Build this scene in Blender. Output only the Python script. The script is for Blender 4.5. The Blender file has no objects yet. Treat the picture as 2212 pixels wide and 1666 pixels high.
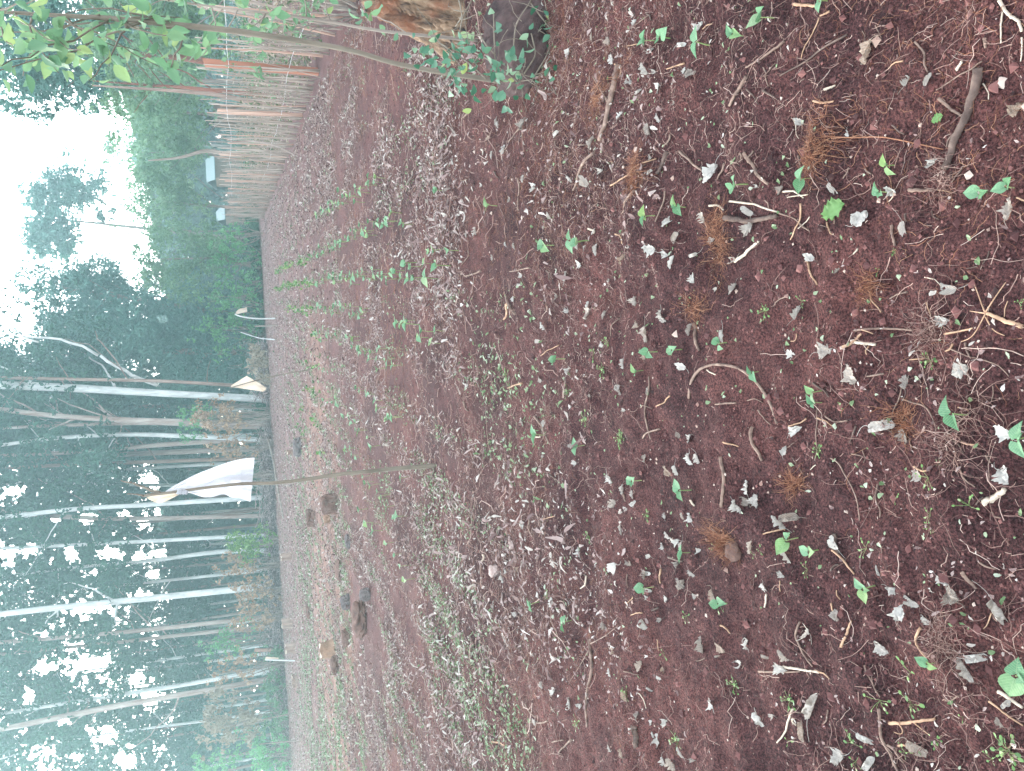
import bpy, math, random
import numpy as np
from mathutils import Vector, Matrix
rng = np.random.default_rng(7)
random.seed(7)
sc = bpy.context.scene
C = sc.collection
R_ = math.radians

# ------------------------------------------------------------------ camera
# the phone was held upright but the picture is stored on its side: world up is to the picture's left
PITCH, ROLL, CAMH, FOC = R_(19.35), 0.055, 1.5, 1671.0 / 2212.0
cam_d = bpy.data.cameras.new('camera'); cam = bpy.data.objects.new('camera', cam_d); C.objects.link(cam); sc.camera = cam
F = np.array([0, math.cos(PITCH), -math.sin(PITCH)]); D_ = np.array([0, -math.sin(PITCH), -math.cos(PITCH)]); R0 = np.array([1.0, 0, 0])
LX = math.cos(ROLL) * D_ - math.sin(ROLL) * R0
LY = math.cos(ROLL) * R0 + math.sin(ROLL) * D_
CAM = np.array([0, 0, CAMH])
m = Matrix(((LX[0], LY[0], -F[0], 0), (LX[1], LY[1], -F[1], 0), (LX[2], LY[2], -F[2], CAMH), (0, 0, 0, 1)))
cam.matrix_world = m
cam_d.sensor_fit = 'HORIZONTAL'; cam_d.sensor_width = 36.0; cam_d.lens = 36.0 * FOC
cam_d.clip_start = 0.05; cam_d.clip_end = 2000

# ------------------------------------------------------------------ sky, sun, exposure
SUN_EL, SUN_AZ = R_(13), R_(-24)           # ahead and to the left, low behind the plantation
w = bpy.data.worlds.new('World'); sc.world = w; w.use_nodes = True
nt = w.node_tree; bg = nt.nodes['Background']; sky = nt.nodes.new('ShaderNodeTexSky')
sky.sky_type = 'NISHITA'; sky.sun_disc = False; sky.sun_elevation = R_(28); sky.sun_rotation = SUN_AZ
sky.air_density = 1.0; sky.dust_density = 1.5; sky.ozone_density = 1.5
hs = nt.nodes.new('ShaderNodeHueSaturation'); hs.inputs['Saturation'].default_value = 0.32; nt.links.new(sky.outputs[0], hs.inputs['Color']); nt.links.new(hs.outputs[0], bg.inputs[0]); bg.inputs[1].default_value = 0.15
sl = bpy.data.lights.new('sun', 'SUN'); sl.energy = 1.5; sl.angle = R_(20); sl.color = (1.0, 0.93, 0.82)
so = bpy.data.objects.new('sun', sl); C.objects.link(so)
sd = Vector((math.sin(SUN_AZ) * math.cos(SUN_EL), math.cos(SUN_AZ) * math.cos(SUN_EL), math.sin(SUN_EL)))
so.rotation_euler = sd.to_track_quat('Z', 'Y').to_euler()
vs = sc.view_settings; vs.view_transform = 'Standard'; vs.look = 'None'; vs.gamma = 1.0; vs.exposure = 2.85
sc.cycles.max_bounces = 6; sc.cycles.transparent_max_bounces = 8

GLARE_HAZE = 0.0034

# ------------------------------------------------------------------ helpers: noise, pixels, meshes
def _h(ix, iy, s):
    n = (ix.astype(np.int64) * 374761393 + iy.astype(np.int64) * 668265263 + s * 69069) & 0xFFFFFFFF
    n = ((n ^ (n >> 13)) * 1274126177) & 0xFFFFFFFF
    return ((n ^ (n >> 16)) & 0xFFFF) / 32767.5 - 1.0
def noise(x, y, s=0):
    x = np.asarray(x, float); y = np.asarray(y, float)
    ix = np.floor(x); iy = np.floor(y); fx = x - ix; fy = y - iy
    u = fx * fx * (3 - 2 * fx); v = fy * fy * (3 - 2 * fy)
    a = _h(ix, iy, s); b = _h(ix + 1, iy, s); c = _h(ix, iy + 1, s); d = _h(ix + 1, iy + 1, s)
    return (a * (1 - u) + b * u) * (1 - v) + (c * (1 - u) + d * u) * v
ROWA = R_(6.7)
def perp(x, y): return x * math.cos(ROWA) - y * math.sin(ROWA)
def along(x, y): return x * math.sin(ROWA) + y * math.cos(ROWA)
def gh(x, y):
    x = np.asarray(x, float); y = np.asarray(y, float)
    near = np.clip(1 - (y - 3) / 7, 0.25, 1)
    z = 0.030 * noise(x * 1.1, y * 1.1, 1) + 0.024 * noise(x * 2.7, y * 2.7, 2) + 0.032 * near * np.maximum(noise(x * 6.1, y * 6.1, 6), 0) ** 1.5
    z += near * (0.014 * noise(x * 9, y * 9, 3) + 0.009 * noise(x * 24, y * 24, 4) + 0.005 * noise(x * 55, y * 55, 5))
    z += 0.007 * np.cos(2 * np.pi * perp(x, y) / 0.5) * np.clip((y - 4) / 4, 0, 1) * np.clip((42 - y) / 4, 0, 1)
    return z
def ray(X, Y):
    a = (np.asarray(X, float) - 1106) / 1671; b = (833 - np.asarray(Y, float)) / 1671
    return np.multiply.outer(a, LX) + np.multiply.outer(b, LY) + F
def P(X, Y, d):                       # world point at world-y distance d under a pixel of the 2212-wide photo
    r = ray(X, Y); return CAM + r * (d / r[..., 1:2] if r.ndim > 1 else d / r[1])
def G(X, Y, lift=0.0):                # ground point under a pixel
    r = ray(X, Y); z = 0.0
    for _ in range(6):
        p = CAM + r * ((z - CAMH) / r[2]); z = float(gh(p[0], p[1])) + lift
    return p
def proj(p):
    q = np.asarray(p, float) - CAM
    d = q @ F; return 1106 + 1671 * (q @ LX) / d, 833 - 1671 * (q @ LY) / d, d

def mesh(name, V, Fc, mat, smooth=False):
    """V (n,3); Fc list of arrays (m,k)"""
    me = bpy.data.meshes.new(name)
    V = np.asarray(V, np.float32)
    Fc = [np.asarray(f, np.int32) for f in Fc if len(f)]
    nl = sum(f.size for f in Fc); nf = sum(len(f) for f in Fc)
    me.vertices.add(len(V)); me.vertices.foreach_set('co', V.ravel())
    me.loops.add(nl); me.loops.foreach_set('vertex_index', np.concatenate([f.ravel() for f in Fc]))
    me.polygons.add(nf)
    tot = np.concatenate([np.full(len(f), f.shape[1], np.int32) for f in Fc])
    st = np.concatenate([[0], np.cumsum(tot)[:-1]]).astype(np.int32)
    me.polygons.foreach_set('loop_start', st)
    me.polygons.foreach_set('loop_total', tot)
    me.polygons.foreach_set('use_smooth', np.full(nf, smooth, bool))
    me.update(calc_edges=True)
    mats = mat if isinstance(mat, (list, tuple)) else [mat]
    for k in mats: me.materials.append(k)
    return me
def link(name, me, parent=None, loc=None):
    o = bpy.data.objects.new(name, me); C.objects.link(o)
    if parent is not None: o.parent = parent
    if loc is not None: o.location = loc
    return o
def tag(o, label, cat, group=None, kind=None):
    o['label'] = label; o['category'] = cat
    if group: o['group'] = group
    if kind: o['kind'] = kind
    return o
def thing(name, label, cat, loc=(0, 0, 0), rz=0.0, group=None):
    o = bpy.data.objects.new(name, None); C.objects.link(o); o.location = loc; o.rotation_euler = (0, 0, rz)
    o.empty_display_size = 0.1
    return tag(o, label, cat, group)
def copy_tree(o, parent=None, group=None, label=None):
    c = o.copy(); C.objects.link(c)
    if parent is not None: c.parent = parent
    if label: c['label'] = label
    if group: c['group'] = group
    for ch in list(o.children): copy_tree(ch, c)
    return c
class MB:
    def __init__(s): s.V = []; s.Q = []; s.T = []; s.n = 0
    def add(s, V, Q=None, T=None):
        V = np.asarray(V, float)
        if Q is not None and len(Q): s.Q.append(np.asarray(Q) + s.n)
        if T is not None and len(T): s.T.append(np.asarray(T) + s.n)
        s.V.append(V); s.n += len(V); return s
    def mesh(s, name, mat, smooth=False, off=None):
        V = np.concatenate(s.V)
        if off is not None: V = V - np.asarray(off)
        return mesh(name, V, [np.concatenate(f) for f in (s.Q, s.T) if f], mat, smooth)
    def tube(s, pts, rad, n=6, wob=0.0, cap=True):
        pts = np.asarray(pts, float); k = len(pts); rad = np.broadcast_to(np.asarray(rad, float), (k,))
        t = np.gradient(pts, axis=0); t /= np.linalg.norm(t, axis=1)[:, None] + 1e-9
        ref = np.array([0, 0, 1.0]) if abs(t[:, 2]).mean() < 0.8 else np.array([1.0, 0, 0])
        a = np.cross(t, ref); a /= np.linalg.norm(a, axis=1)[:, None] + 1e-9; b = np.cross(t, a)
        th = np.arange(n) * 2 * np.pi / n
        r = rad[:, None] * (1 + wob * rng.uniform(-1, 1, (k, n)))
        V = pts[:, None, :] + (a[:, None, :] * np.cos(th)[None, :, None] + b[:, None, :] * np.sin(th)[None, :, None]) * r[:, :, None]
        V = V.reshape(-1, 3)
        i = np.arange(k - 1)[:, None] * n; j = np.arange(n)[None, :]; j2 = (j + 1) % n
        Q = np.stack([i + j, i + j2, i + n + j2, i + n + j], -1).reshape(-1, 4)
        T = None
        if cap:
            V = np.concatenate([V, pts[:1] , pts[-1:]]); c0 = k * n; c1 = c0 + 1; jj = np.arange(n)
            T = np.concatenate([np.stack([jj * 0 + c0, (jj + 1) % n, jj], -1), np.stack([jj * 0 + c1, (k - 1) * n + jj, (k - 1) * n + (jj + 1) % n], -1)])
        return s.add(V, Q, T)
def smooth_path(pts, k=24):
    pts = np.asarray(pts, float)
    if len(pts) == 2: 
        t = np.linspace(0, 1, k)[:, None]; return pts[0] * (1 - t) + pts[1] * t
    s = np.concatenate([[0], np.cumsum(np.linalg.norm(np.diff(pts, axis=0), axis=1))])
    q = np.linspace(0, s[-1], k); out = np.stack([np.interp(q, s, pts[:, i]) for i in range(pts.shape[1])], 1)
    for _ in range(3): out[1:-1] = 0.25 * out[:-2] + 0.5 * out[1:-1] + 0.25 * out[2:]
    return out
def unit(v): return v / (np.linalg.norm(v, axis=-1, keepdims=True) + 1e-9)
def diamonds(c, size, aspect=0.45, droop=0.0, up=0.0, normal_up=0.0):
    """leaf quads (two folded triangles each as one quad) at centres c"""
    n = len(c); a = rng.normal(size=(n, 3)); a[:, 2] = a[:, 2] * (1 - abs(droop)) - droop * 1.6 + up
    a = unit(a); nn = rng.normal(size=(n, 3)); nn[:, 2] = nn[:, 2] + normal_up
    b = unit(np.cross(a, nn)); L = (size * rng.uniform(0.6, 1.4, n))[:, None]; W = L * aspect * rng.uniform(0.7, 1.3, n)[:, None]
    fold = unit(np.cross(a, b)) * W * 0.25
    V = np.stack([c - a * L / 2, c + b * W / 2 + fold, c + a * L / 2, c - b * W / 2 + fold], 1).reshape(-1, 3)
    return V, np.arange(4 * n).reshape(-1, 4)
def ribbons(c, ang, L, wdt, seg=3, bend=0.5, lift=0.0, zf=None, flat=False):
    """thin bent 3-sided rods lying on the ground (straw, rootlets, small twigs)"""
    n = len(c); k = seg + 1
    t = np.linspace(-0.5, 0.5, k)
    bd = rng.normal(0, bend, n)
    a2 = ang[:, None] + bd[:, None] * t[None, :] * 2 + rng.normal(0, bend * 0.3, (n, k))
    dx = np.cos(a2) * (L / seg)[:, None]; dy = np.sin(a2) * (L / seg)[:, None]
    x = np.cumsum(dx, 1); y = np.cumsum(dy, 1); x -= x.mean(1, keepdims=True); y -= y.mean(1, keepdims=True)
    x += c[:, :1]; y += c[:, 1:2]
    z = gh(x, y) + wdt[:, None] * 0.6 + lift * np.abs(rng.normal(0, 1, (n, k)))
    tx = -np.sin(ang)[:, None]; ty = np.cos(ang)[:, None]
    ring = []
    wk = wdt[:, None] * np.linspace(1.0, 0.6, k)[None, :]
    for th in (0.0, 2.09, 4.19):
        ring.append(np.stack([x + tx * wk * math.cos(th), y + ty * wk * math.cos(th), z + wk * math.sin(th)], -1))
    V = np.stack(ring, 2)            # n,k,3,3
    V = V.reshape(-1, 3)
    base = (np.arange(n) * k * 3)[:, None, None]; i = (np.arange(seg) * 3)[None, :, None]; j = np.arange(3)[None, None, :]; j2 = (j + 1) % 3
    Q = np.stack([base + i + j, base + i + j2, base + i + 3 + j2, base + i + 3 + j], -1).reshape(-1, 4)
    return V, Q
def scraps(c, L, asp=0.6, curl=0.5, lift=0.004):
    """small curled dry-leaf scraps: 3x3 bent grids with a pointed outline"""
    n = len(c); u = np.linspace(-1, 1, 4); v = np.linspace(-1, 1, 3)
    U, W = np.meshgrid(u, v, indexing='ij'); wid = np.array([0.25, 1.0, 0.85, 0.15])[:, None] * np.ones((1, 3))
    px = U[None] * np.ones((n, 1, 1)); py = (W * wid)[None] * asp * rng.uniform(0.6, 1.3, (n, 1, 1))
    py = py + rng.normal(0, 0.12, (n, 4, 3))
    k1 = rng.normal(0, curl, (n, 1, 1)); k2 = rng.uniform(0.2, 1.0, (n, 1, 1)) * curl * 2
    pz = k1 * px * px * 0.5 + k2 * py * py * 1.6 + rng.normal(0, 0.10, (n, 4, 3))
    pz = pz - pz.min(axis=(1, 2), keepdims=True)
    ang = rng.uniform(0, 2 * np.pi, (n, 1, 1)); ca, sa = np.cos(ang), np.sin(ang)
    h = (L / 2)[:, None, None]
    tilt = rng.normal(0, 0.35, (n, 1, 1))
    X = (px * ca - py * sa) * h + c[:, 0][:, None, None]; Y = (px * sa + py * ca) * h + c[:, 1][:, None, None]
    Z = gh(c[:, 0], c[:, 1])[:, None, None] + lift + (pz + np.abs(tilt) + tilt * px) * h
    V = np.stack([X, Y, Z], -1).reshape(-1, 3)
    q = []
    for i in range(3):
        for j in range(2): q.append([i * 3 + j, (i + 1) * 3 + j, (i + 1) * 3 + j + 1, i * 3 + j + 1])
    Q = (np.arange(n)[:, None, None] * 12 + np.array(q)[None]).reshape(-1, 4)
    return V, Q

# ------------------------------------------------------------------ materials
def new_mat(name):
    mt = bpy.data.materials.new(name); mt.use_nodes = True; n = mt.node_tree; 
    return mt, n, n.nodes['Principled BSDF']
def ramp(n, stops, fac):
    r = n.nodes.new('ShaderNodeValToRGB'); e = r.color_ramp.elements
    while len(e) > 1: e.remove(e[-1])
    e[0].position = stops[0][0]; e[0].color = (*stops[0][1], 1)
    for p, c in stops[1:]:
        q = e.new(p); q.color = (*c, 1)
    n.links.new(fac, r.inputs[0]); return r.outputs[0]
def ntex(n, scale, detail=5, rough=0.6, vec=None, dist=0.0):
    t = n.nodes.new('ShaderNodeTexNoise'); t.inputs['Scale'].default_value = scale; t.inputs['Detail'].default_value = detail
    t.inputs['Roughness'].default_value = rough; t.inputs['Distortion'].default_value = dist
    if vec is not None: n.links.new(vec, t.inputs['Vector'])
    return t.outputs['Fac']
def mixc(n, fac, a, b, mode='MIX'):
    k = n.nodes.new('ShaderNodeMix'); k.data_type = 'RGBA'; k.blend_type = mode
    for i, v in ((0, fac), (6, a), (7, b)):
        if isinstance(v, (int, float)): k.inputs[i].default_value = v
        elif isinstance(v, tuple): k.inputs[i].default_value = (*v, 1)
        else: n.links.new(v, k.inputs[i])
    return k.outputs[2]
def bump(n, bs, h, s=0.5, d=0.01):
    b = n.nodes.new('ShaderNodeBump'); b.inputs['Strength'].default_value = s; b.inputs['Distance'].default_value = d
    n.links.new(h, b.inputs['Height']); n.links.new(b.outputs[0], bs.inputs['Normal'])
def leaf_mat(name, stops, trans=0.35, rough=0.55, obj_rand=False, noise_s=None, spec=0.3):
    mt, n, bs = new_mat(name)
    if obj_rand: src = n.nodes.new('ShaderNodeObjectInfo').outputs['Random']
    else: src = n.nodes.new('ShaderNodeNewGeometry').outputs['Random Per Island']
    if noise_s:
        g = n.nodes.new('ShaderNodeNewGeometry'); nn = ntex(n, noise_s, 3, 0.6, g.outputs['Position'])
        ma = n.nodes.new('ShaderNodeMath'); ma.operation = 'MULTIPLY_ADD'; n.links.new(nn, ma.inputs[0]); ma.inputs[1].default_value = 1.6; ma.inputs[2].default_value = -0.3 
        mm = n.nodes.new('ShaderNodeMath'); mm.operation = 'MULTIPLY_ADD'; n.links.new(src, mm.inputs[0]); mm.inputs[1].default_value = 0.5
        m3 = n.nodes.new('ShaderNodeMath'); m3.operation = 'MULTIPLY'; n.links.new(ma.outputs[0], m3.inputs[0]); m3.inputs[1].default_value = 0.5
        n.links.new(m3.outputs[0], mm.inputs[2]); src = mm.outputs[0]
    col = ramp(n, stops, src)
    n.links.new(col, bs.inputs['Base Color']); bs.inputs['Roughness'].default_value = rough; bs.inputs['Specular IOR Level'].default_value = spec
    if trans > 0:
        tr = n.nodes.new('ShaderNodeBsdfTranslucent'); n.links.new(col, tr.inputs['Color'])
        mx = n.nodes.new('ShaderNodeMixShader'); mx.inputs[0].default_value = trans
        n.links.new(bs.outputs[0], mx.inputs[1]); n.links.new(tr.outputs[0], mx.inputs[2])
        n.links.new(mx.outputs[0], n.nodes['Material Output'].inputs['Surface'])
    return mt
def bark_mat(name, a, b, c=None, scale=6, stretch=0.12, bumps=0.4, rough=0.85, dist=0.01):
    mt, n, bs = new_mat(name); tc = n.nodes.new('ShaderNodeTexCoord'); mp = n.nodes.new('ShaderNodeMapping')
    mp.inputs['Scale'].default_value = (1, 1, stretch); n.links.new(tc.outputs['Object'], mp.inputs[0])
    f = ntex(n, scale, 6, 0.65, mp.outputs[0]); st = [(0.3, a), (0.62, b)]
    if c: st.append((0.74, c))
    n.links.new(ramp(n, st, f), bs.inputs['Base Color']); bs.inputs['Roughness'].default_value = rough
    bs.inputs['Specular IOR Level'].default_value = 0.2
    bump(n, bs, f, bumps, dist); return mt

# soil
def soil_material():
    mt, n, bs = new_mat('red_soil'); g = n.nodes.new('ShaderNodeNewGeometry').outputs['Position']
    f1 = ntex(n, 0.9, 7, 0.68, g); f2 = ntex(n, 14, 8, 0.7, g); f3 = ntex(n, 150, 5, 0.8, g)
    base = ramp(n, [(0.34, (0.085, 0.042, 0.045)), (0.48, (0.150, 0.068, 0.068)), (0.62, (0.245, 0.105, 0.095))], f1)
    c2 = mixc(n, 0.75, base, ramp(n, [(0.3, (0.30, 0.30, 0.32)), (0.55, (0.62, 0.60, 0.60)), (0.75, (0.95, 0.88, 0.84))], f2), 'MULTIPLY')
    c3 = mixc(n, 0.8, c2, ramp(n, [(0.40, (0.10, 0.10, 0.11)), (0.5, (0.9, 0.9, 0.9)), (0.62, (2.1, 1.95, 1.85))], f3), 'MULTIPLY')  # dark specks put the small shadows between soil grains into the colour
    # dug-up orange subsoil patch and the grass verge behind the fence, by place on the ground
    sep = n.nodes.new('ShaderNodeSeparateXYZ'); n.links.new(g, sep.inputs[0])
    def blob(cx, cy, rx, ry, wob=0.5):
        a = n.nodes.new('ShaderNodeCombineXYZ')
        for i, (o, cc, rr) in enumerate(((0, cx, rx), (1, cy, ry))):
            q = n.nodes.new('ShaderNodeMath'); q.operation = 'SUBTRACT'; n.links.new(sep.outputs[o], q.inputs[0]); q.inputs[1].default_value = cc
            q2 = n.nodes.new('ShaderNodeMath'); q2.operation = 'DIVIDE'; n.links.new(q.outputs[0], q2.inputs[0]); q2.inputs[1].default_value = rr
            n.links.new(q2.outputs[0], a.inputs[i])
        l = n.nodes.new('ShaderNodeVectorMath'); l.operation = 'LENGTH'; n.links.new(a.outputs[0], l.inputs[0])
        nz = ntex(n, 1.1, 5, 0.6, g); s = n.nodes.new('ShaderNodeMath'); s.operation = 'MULTIPLY_ADD'; n.links.new(nz, s.inputs[0]); s.inputs[1].default_value = wob * 2; n.links.new(l.outputs['Value'], s.inputs[2])
        mr = n.nodes.new('ShaderNodeMapRange'); n.links.new(s.outputs[0], mr.inputs[0]); mr.inputs[1].default_value = 0.9 + wob; mr.inputs[2].default_value = 1.35 + wob; mr.inputs[3].default_value = 1; mr.inputs[4].default_value = 0
        return mr.outputs[0]
    pc = G(720, 1330)
    c4 = mixc(n, blob(pc[0] + 0.3, pc[1] + 1.5, 5.0, 3.6, 0.6), c3, mixc(n, f2, (0.20, 0.11, 0.085), (0.40, 0.24, 0.17)))
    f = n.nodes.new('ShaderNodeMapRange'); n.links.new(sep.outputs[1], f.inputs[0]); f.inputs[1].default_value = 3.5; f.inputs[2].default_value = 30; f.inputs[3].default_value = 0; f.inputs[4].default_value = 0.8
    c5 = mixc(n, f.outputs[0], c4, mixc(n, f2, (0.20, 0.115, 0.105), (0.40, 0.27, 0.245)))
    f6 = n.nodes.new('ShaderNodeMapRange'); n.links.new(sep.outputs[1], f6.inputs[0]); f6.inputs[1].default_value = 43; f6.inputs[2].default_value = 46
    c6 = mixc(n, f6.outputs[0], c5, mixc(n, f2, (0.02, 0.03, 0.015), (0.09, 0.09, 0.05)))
    n.links.new(c6, bs.inputs['Base Color']); bs.inputs['Roughness'].default_value = 0.95; bs.inputs['Specular IOR Level'].default_value = 0.1
    ad = n.nodes.new('ShaderNodeMath'); ad.operation = 'ADD'; n.links.new(f2, ad.inputs[0]); n.links.new(f3, ad.inputs[1])
    bump(n, bs, ad.outputs[0], 1.0, 0.022)
    return mt
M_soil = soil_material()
def clod_material(name, a, b):
    mt, n, bs = new_mat(name); g = n.nodes.new('ShaderNodeTexCoord').outputs['Object']
    f = ntex(n, 9, 8, 0.7, g); n.links.new(ramp(n, [(0.3, a), (0.7, b)], f), bs.inputs['Base Color']); bs.inputs['Roughness'].default_value = 0.95
    bs.inputs['Specular IOR Level'].default_value = 0.1
    bump(n, bs, f, 0.9, 0.03); return mt
M_clod = clod_material('dug_earth', (0.07, 0.04, 0.034), (0.20, 0.125, 0.10))
M_grey_clod = clod_material('grey_earth', (0.07, 0.06, 0.06), (0.20, 0.17, 0.16))
M_pale_stone = clod_material('pale_stone', (0.30, 0.22, 0.19), (0.5, 0.40, 0.36))
M_tan_clod = clod_material('tan_earth', (0.15, 0.09, 0.06), (0.34, 0.22, 0.15))
M_dark_rock = clod_material('dark_rock', (0.02, 0.015, 0.016), (0.13, 0.085, 0.08))

M_dry0 = leaf_mat('dry_leaf', [(0.0, (0.20, 0.18, 0.17)), (0.3, (0.36, 0.34, 0.31)), (0.6, (0.46, 0.44, 0.40)), (0.85, (0.40, 0.30, 0.22)), (1.0, (0.54, 0.52, 0.47))], 0.15, 0.8, True, None, 0.2)
def detail_mat(name, stops, veins=False, rough=0.7, trans=0.12, lo=0.62):
    mt, n, bs = new_mat(name); src = n.nodes.new('ShaderNodeObjectInfo').outputs['Random']; tc = n.nodes.new('ShaderNodeTexCoord').outputs['Object']
    col = ramp(n, stops, src); f = ntex(n, 5.5, 6, 0.65, tc)
    col = mixc(n, 1.0, col, ramp(n, [(0.3, (lo, lo, lo)), (0.42, (0.95, 0.95, 0.95)), (0.7, (1.12, 1.1, 1.08))], f), 'MULTIPLY'); h = f
    sx = n.nodes.new('ShaderNodeSeparateXYZ'); n.links.new(tc, sx.inputs[0]); ab = n.nodes.new('ShaderNodeMath'); ab.operation = 'ABSOLUTE'; n.links.new(sx.outputs[1], ab.inputs[0])
    m1 = n.nodes.new('ShaderNodeMath'); m1.operation = 'MULTIPLY_ADD'; n.links.new(ab.outputs[0], m1.inputs[0]); m1.inputs[1].default_value = -0.9; n.links.new(sx.outputs[0], m1.inputs[2])
    m2 = n.nodes.new('ShaderNodeMath'); m2.operation = 'PINGPONG'; n.links.new(m1.outputs[0], m2.inputs[0]); m2.inputs[1].default_value = 0.075
    mn = n.nodes.new('ShaderNodeMath'); mn.operation = 'MINIMUM'; n.links.new(m2.outputs[0], mn.inputs[0]); n.links.new(ab.outputs[0], mn.inputs[1])
    v = ramp(n, [(0.006, (1, 1, 1)), (0.022, (0, 0, 0))], mn.outputs[0]); mf = n.nodes.new('ShaderNodeMath'); mf.operation = 'MULTIPLY'; n.links.new(v, mf.inputs[0]); mf.inputs[1].default_value = 0.45 if veins else 0.3
    col = mixc(n, mf.outputs[0], col, (0.34, 0.46, 0.26) if veins else (0.6, 0.56, 0.5))
    n.links.new(col, bs.inputs['Base Color']); bs.inputs['Roughness'].default_value = rough; bs.inputs['Specular IOR Level'].default_value = 0.25
    bump(n, bs, h, 0.5, 0.03)
    tr = n.nodes.new('ShaderNodeBsdfTranslucent'); n.links.new(col, tr.inputs['Color']); mx = n.nodes.new('ShaderNodeMixShader'); mx.inputs[0].default_value = trans
    n.links.new(bs.outputs[0], mx.inputs[1]); n.links.new(tr.outputs[0], mx.inputs[2]); n.links.new(mx.outputs[0], n.nodes['Material Output'].inputs['Surface']); return mt
M_dry = detail_mat('dry_leaf', [(0.0, (0.20, 0.16, 0.13)), (0.2, (0.36, 0.33, 0.29)), (0.5, (0.46, 0.44, 0.40)), (0.7, (0.56, 0.54, 0.49)), (0.80, (0.28, 0.19, 0.13)), (0.9, (0.38, 0.33, 0.28)), (1.0, (0.60, 0.58, 0.53))])
M_scrap = leaf_mat('leaf_litter', [(0.0, (0.13, 0.08, 0.075)), (0.35, (0.25, 0.17, 0.155)), (0.7, (0.34, 0.265, 0.24)), (0.9, (0.41, 0.37, 0.32)), (1.0, (0.52, 0.48, 0.44))], 0.1, 0.85)
M_straw = leaf_mat('straw', [(0.0, (0.09, 0.045, 0.037)), (0.4, (0.20, 0.115, 0.095)), (0.75, (0.32, 0.205, 0.165)), (1.0, (0.48, 0.36, 0.30))], 0.0, 0.85)
M_root = leaf_mat('rootlets', [(0.0, (0.12, 0.045, 0.025)), (0.5, (0.24, 0.10, 0.055)), (1.0, (0.40, 0.22, 0.13))], 0.0, 0.85)
M_bean = detail_mat('bean_leaf', [(0.0, (0.085, 0.22, 0.10)), (0.4, (0.13, 0.29, 0.155)), (0.75, (0.18, 0.35, 0.20)), (0.9, (0.22, 0.35, 0.11)), (1.0, (0.26, 0.38, 0.23))], True, 0.5, 0.25, 0.7)
M_stem = leaf_mat('green_stem', [(0.0, (0.14, 0.22, 0.07)), (1.0, (0.24, 0.28, 0.12))], 0.1, 0.6, True)
M_weed = leaf_mat('weed_leaf', [(0.0, (0.05, 0.12, 0.035)), (0.4, (0.10, 0.21, 0.06)), (0.7, (0.16, 0.28, 0.09)), (0.9, (0.28, 0.36, 0.12)), (1.0, (0.34, 0.42, 0.28))], 0.3, 0.6)
M_cover = leaf_mat('ground_cover_leaf', [(0.0, (0.09, 0.15, 0.06)), (0.4, (0.17, 0.24, 0.12)), (0.7, (0.25, 0.31, 0.19)), (1.0, (0.40, 0.44, 0.34))], 0.2, 0.7)
M_stick = bark_mat('dead_stick', (0.07, 0.042, 0.035), (0.26, 0.18, 0.14), (0.42, 0.32, 0.25), 30, 1.0, 0.6, 0.9, 0.003)
M_stick_d = bark_mat('dark_stick', (0.045, 0.03, 0.026), (0.15, 0.105, 0.085), (0.26, 0.2, 0.16), 30, 1.0, 0.6, 0.9, 0.003)
M_pale_wood = bark_mat('pale_wood', (0.36, 0.30, 0.23), (0.55, 0.46, 0.36), None, 40, 1.0, 0.4, 0.8, 0.002)
M_chip = bark_mat('tan_stick', (0.22, 0.13, 0.08), (0.44, 0.28, 0.18), None, 40, 1.0, 0.4, 0.85, 0.002)

# ------------------------------------------------------------------ ground: one sheet to the horizon, finest at the camera's feet
def build_ground():
    v = np.concatenate([np.linspace(-1.5, 0.6, 12)[:-1], np.exp(np.linspace(math.log(0.6 + 0.6), math.log(260 + 0.6), 900)) - 0.6, [500, 1200]])
    u = np.concatenate([[-6, -3], np.linspace(-1.6, -0.72, 60)[:-1], np.linspace(-0.72, 0.72, 640)[:-1], np.linspace(0.72, 1.6, 60), [3, 6]])
    Vv, Uu = np.meshgrid(v, u, indexing='ij')
    y = Vv; x = Uu * (np.maximum(y, 0) + 1.0)
    z = gh(x, y)
    far = np.clip((y - 100) / 400, 0, 1); z = z * (1 - far)
    nx = len(u); ny = len(v)
    i = np.arange(ny - 1)[:, None] * nx; j = np.arange(nx - 1)[None, :]
    Q = np.stack([i + j, i + j + 1, i + nx + j + 1, i + nx + j], -1).reshape(-1, 4)
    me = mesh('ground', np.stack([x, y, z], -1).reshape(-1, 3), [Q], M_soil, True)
    o = link('ground', me); o['kind'] = 'structure'; return o
build_ground()

# ------------------------------------------------------------------ trees
def crown_points(clumps, per, spread=0.55):
    out = []
    for (cx, cy, cz, r) in clumps:
        n = max(8, int(per * r * r))
        sub = rng.normal(size=(max(3, n // 14), 3)) * r * spread
        k = rng.integers(0, len(sub), n)
        out.append(np.array([cx, cy, cz]) + sub[k] * np.array([1, 1, 0.8]) + rng.normal(size=(n, 3)) * r * 0.16)
    return np.concatenate(out)
HOLES = []
def cull(p):
    if not HOLES: return p
    X, Y, d = proj(p); keep = np.ones(len(p), bool)
    for hx, hy, ax, ay in HOLES:
        q = ((X - hx) / ax) ** 2 + ((Y - hy) / ay) ** 2
        keep &= q > 0.75 + 0.9 * noise(X / 13, Y / 13, 77) + 0.8 * noise(X / 4.5, Y / 4.5, 78)
    sp = noise(X / 9, Y / 9, 79) + 0.5 * noise(X / 4.2, Y / 4.2, 80) + 0.35 * noise(X / 60, Y / 60, 81)
    keep &= ~((sp > 0.74) & (Y > 1000) & (X < 362))
    return p[keep]
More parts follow.
